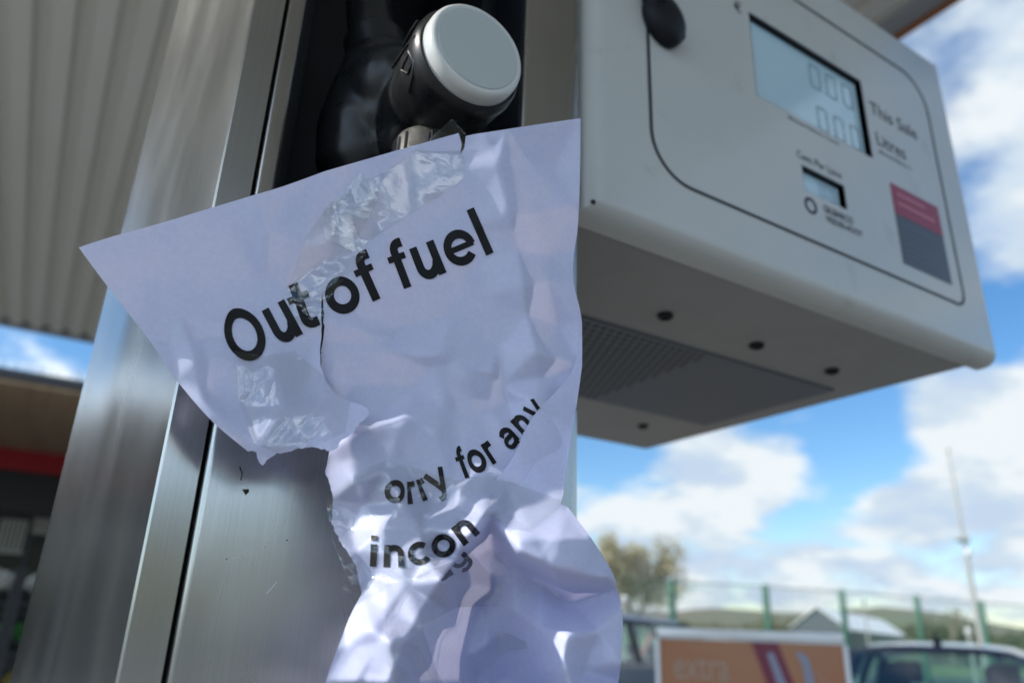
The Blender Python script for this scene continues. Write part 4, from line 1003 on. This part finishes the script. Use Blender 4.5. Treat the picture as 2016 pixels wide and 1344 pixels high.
# ------------------------------------------------------------------ cars
M['tyre'] = mat('tyre', (.015, .015, .016), .8); M['rim'] = mat('alloy_rim', (.5, .5, .52), .35, .9)
M['trim'] = mat('black_car_trim', (.012, .013, .016), .4); M['seat'] = mat('car_seat_cloth', (.03, .03, .035), .85)
M['tail'] = mat('tail_lamp', (.35, .01, .015), .2); M['head'] = mat('head_lamp', (.7, .72, .75), .1)
def make_car(name, label, loc, rz, paint, Lh=2.1, Wd=.88, belt=.95, roof=1.48, g0=-1.9, g1=.95, r0=-1.55, r1=.35, rails=False):
    """length along local x, front at +x"""
    root = empty(name, loc, label, 'car', 'cars parked beyond the forecourt', rz); B = lambda mb, nm, mt, **k: mb.build(nm, mt, root, local=True, **k)
    secs = [(-Lh, .70, .45, .78), (-Lh + .06, .82, .32, .90), (-Lh + .35, .87, .24, belt), (-1.2, Wd, .2, belt), (0, Wd, .2, belt), (.9, Wd, .2, belt - .01), (1.25, Wd * .99, .22, belt - .05), (Lh - .45, .84, .25, belt - .17), (Lh - .08, .76, .30, belt - .27), (Lh, .62, .40, .58)]
    m = MB(); vs = []; fs = []
    for x, w, zb, zt in secs:
        hgt = zt - zb; prof = [(w * .9, zb), (w, zb + hgt * .25), (w * 1.01, zb + hgt * .6), (w * .985, zb + hgt * .9), (w * .93, zt), (w * .5, zt + .025)]
        vs += [(x, y, z) for y, z in prof] + [(x, -y, z) for y, z in prof[::-1]]
    n = 12
    for i in range(len(secs) - 1): fs += [(i * n + k, i * n + (k + 1) % n, (i + 1) * n + (k + 1) % n, (i + 1) * n + k) for k in range(n)]
    fs += [tuple(range(n)), tuple(range((len(secs) - 1) * n, len(secs) * n))]
    m.add(vs, fs); B(m, 'body', paint)
    # roof shell
    m = MB(); vs = []; fs = []; nx, ny = 10, 8
    for i in range(nx + 1):
        x = r0 + (r1 - r0) * i / nx; e = 1 - ((i / nx - .45) / .55) ** 2 * .06 / .06
        for j in range(ny + 1):
            t = j / ny * 2 - 1; vs.append((x, t * .60, roof - .055 + .045 * max(e, -.2) + .02 * (1 - t * t) - .06 * abs(t) ** 6))
    k0 = len(vs); vs += [(a, b, c - .045) for a, b, c in vs]
    for i in range(nx):
        for j in range(ny):
            q = [i * (ny + 1) + j, (i + 1) * (ny + 1) + j, (i + 1) * (ny + 1) + j + 1, i * (ny + 1) + j + 1]; fs += [tuple(q), tuple(k0 + v for v in q[::-1])]
    edge = [j for j in range(ny + 1)] + [(i) * (ny + 1) + ny for i in range(1, nx + 1)] + [nx * (ny + 1) + j for j in range(ny - 1, -1, -1)] + [i * (ny + 1) for i in range(nx - 1, 0, -1)]
    fs += [(edge[i], edge[(i + 1) % len(edge)], k0 + edge[(i + 1) % len(edge)], k0 + edge[i]) for i in range(len(edge))]
    m.add(vs, fs); B(m, 'roof', paint, angle=60)
    zr = roof - .11; yb, yt = Wd * .93, .585; mx = (r0 + r1) / 2 + .1; mb_ = (g0 + g1) / 2 + .05
    for s in (1, -1):
        for a, b, w in (((g1, yb), (r1, yt), .075), ((mb_, yb), (mx, yt), .10), ((g0 + .75, yb), (r0 + .55, yt), .09), ((g0 + .05, yb), (r0 + .02, yt), .13)):
            p = MB(); p.bar((a[0], s * a[1], belt - .03), (b[0], s * b[1], zr + .03), w, .05); B(p, 'pillar', paint if w > .12 else M['trim'])
        g = MB(); g.add([(g1 - .02, s * (yb - .02), belt - .02), (g0 + .1, s * (yb - .02), belt - .02), (r0 + .04, s * (yt - .01), zr + .02), (r1 - .02, s * (yt - .01), zr + .02)], [(0, 1, 2, 3)]); B(g, 'side_window', M['glass'], smooth=False)
        p = MB(); p.ell((g1 - .25, s * (Wd + .09), belt + .07), (.07, .10, .075), 14, 10); B(p, 'wing_mirror', paint)
    g = MB(); g.add([(g1 + .05, -yb + .08, belt), (g1 + .05, yb - .08, belt), (r1 + .01, yt - .03, zr + .03), (r1 + .01, -yt + .03, zr + .03)], [(0, 1, 2, 3)]); B(g, 'windscreen', M['glass'], smooth=False)
    g = MB(); g.add([(g0 - .02, -yb + .08, belt), (g0 - .02, yb - .08, belt), (r0, yt - .03, zr + .03), (r0, -yt + .03, zr + .03)], [(0, 1, 2, 3)]); B(g, 'rear_window', M['glass'], smooth=False)
    for x, y in ((.0, .36), (.0, -.36), (-.95, .36), (-.95, -.36)):
        p = MB(); p.box(x - .1, x + .06, y - .22, y + .22, .6, 1.12); p.box(x - .07, x + .03, y - .11, y + .11, 1.15, 1.33); B(p, 'seat', M['seat'], bevel=.03)
    for x in (-1.28, 1.3):
        for s in (1, -1):
            w = MB(); w.lathe((x, s * (Wd - .11), .32), (0, s, 0), [(-.08, .2), (-.09, .30), (-.06, .32), (.10, .32), (.125, .30), (.12, .2)], 24); wh = B(w, 'wheel', M['tyre'])
            w = MB(); w.lathe((x, s * (Wd - .11), .32), (0, s, 0), [(.1, .2), (.122, .2), (.128, .17), (.11, .05)], 20); w.build('rim', M['rim'], wh, local=True)
    for s in (1, -1):
        p = MB(); p.box(-Lh - .012, -Lh + .14, s * .60 - .13, s * .60 + .13, .70, .88); B(p, 'tail_lamp', M['tail'], bevel=.02)
        p = MB(); p.ell((Lh - .16, s * .62, .62), (.16, .14, .075), 14, 8); B(p, 'headlamp', M['head'])
        if rails:
            p = MB(); p.tube([(r0 + .15, s * .52, roof - .02), (r0 + .25, s * .53, roof + .03), (r1 - .25, s * .53, roof + .03), (r1 - .12, s * .52, roof - .02)], .014, 6); B(p, 'roof_rail', M['galv'])
    p = MB(); p.tube([(r0 + .25, 0, roof - .005), (r0 + .18, 0, roof + .03), (r0 + .12, 0, roof + .055)], [.03, .02, .008], 8); B(p, 'aerial', M['trim'])
    return root
def paint(name, col): return mat(name, col, .28, .3, Coat_Weight=1.0, Coat_Roughness=.04)
def place(px, dist):
    c = atd(px, 1262, dist); return (c.x, c.y, .004)
HD = pi / 2 - AZ                                   # direction of the camera heading as a z rotation
make_car('parked_car', 'dark blue car with light tinted windows at the right edge', place(1872, 7.0), HD - R(33), paint('navy_paint', (.012, .025, .075)), roof=1.475)
make_car('parked_car', 'dark grey tall car behind the left side of the orange sign', place(1265, 12.5), HD - R(75), paint('graphite_paint', (.03, .035, .045)), roof=1.74, belt=1.12, rails=True)
make_car('parked_car', 'small red car, its roof just above the orange sign', place(1415, 19), HD - R(100), paint('red_paint', (.32, .02, .02)), roof=1.60)
make_car('parked_car', 'white car roof seen over the orange sign, right of the red car', place(1470, 27), HD - R(60), paint('white_paint_car', (.7, .7, .7)), roof=1.62)

# ------------------------------------------------------------------ orange advert sign
def build_sign():
    tl = atd(1293, 1236, 3.3); tr = atd(1660, 1244, 3.15); z = (tl.z + tr.z) / 2; a = Vector((tr.x - tl.x, tr.y - tl.y, 0)); wd = a.length; a.normalize()
    nrm = Vector((a.y, -a.x, 0)); o = Vector((tl.x, tl.y, 0)); c = o + a * wd / 2
    root = empty('advert_sign', (c.x, c.y, 0), 'orange framed advert sign lettered extra, on a post', 'sign', rz=atan2(a.y, a.x))
    B = lambda mb, nm, mt, **k: mb.build(nm, mt, root, local=True, **k)   # local: x along the sign, -y towards the viewer
    w = wd / 2; ht = 1.0; z0 = z - ht
    B(MB().box(-w, w, -.012, .012, z - .034, z), 'top_rail', M['alu'], bevel=.004)
    B(MB().box(-w, w, -.014, .010, z - .0405, z - .036), 'top_rail', M['alu'])
    for s in (-1, 1): B(MB().box(s * w - .008, s * w + .008, -.010, .010, z0, z - .042), 'side_rail', M['alu'], bevel=.002)
    B(MB().box(-w, w, -.010, .010, z0 - .03, z0 - .001), 'bottom_rail', M['alu'])
    B(MB().box(-w + .009, w - .009, -.004, .006, z0, z - .042), 'poster', M['poster'])
    def px(x, y):                                   # photo pixel on the poster face -> local x, z
        d = ray(x, y); t = (o - CAM).dot(nrm) / d.dot(nrm); p = CAM + d * t; return (p - c).dot(a), p.z
    def quad(pts, mt, y, nm): 
        q = [px(*p) for p in pts]; B(MB().add([(u, y, v) for u, v in q], [tuple(range(len(q)))]), nm, mt, smooth=False)
    quad([(1478, 1262), (1530, 1262), (1585, 1400), (1530, 1400)], M['magenta'], -.0046, 'poster_stripe')
    quad([(1510, 1286), (1516, 1282), (1523, 1286), (1570, 1400), (1548, 1400)], M['paleblue'], -.0052, 'poster_stripe')
    quad([(1566, 1284), (1576, 1282), (1592, 1296), (1618, 1400), (1594, 1400), (1580, 1310)], M['paleblue'], -.0050, 'poster_stripe')
    quad([(1604, 1320), (1612, 1318), (1660, 1380), (1640, 1400)], M['peach'], -.0050, 'poster_stripe')
    vs, fs = text_mesh('extra', 1.0, .0, 6); x0, zb = px(1326, 1334); x1, _ = px(1436, 1336); _, zt = px(1330, 1288)
    mx = max(v[0] for v in vs); xh = .56
    B(MB().add([(x0 + v[0] / mx * (x1 - x0), -.0050, zb + v[1] * (zt - zb) / xh * .98) for v in vs], fs), 'lettering', M['letter'], smooth=False)
    B(MB().box(-.03, .03, .014, .05, 0.02, z - .05), 'post', M['galv'], bevel=.005)
    B(MB().box(-.25, .25, -.18, .22, 0.009, .03), 'base_plate', M['galv'], bevel=.005)
M['poster'] = mat('orange_poster', (.40, .17, .095), .22, vary=(2.5, (.43, .21, .11)), spec=.6); M['magenta'] = mat('magenta_print', (.19, .03, .065), .25)
M['paleblue'] = mat('pale_blue_print', (.27, .30, .42), .25); M['peach'] = mat('peach_print', (.42, .2, .14), .25); M['letter'] = mat('pale_lettering', (.40, .31, .25), .3)
build_sign()
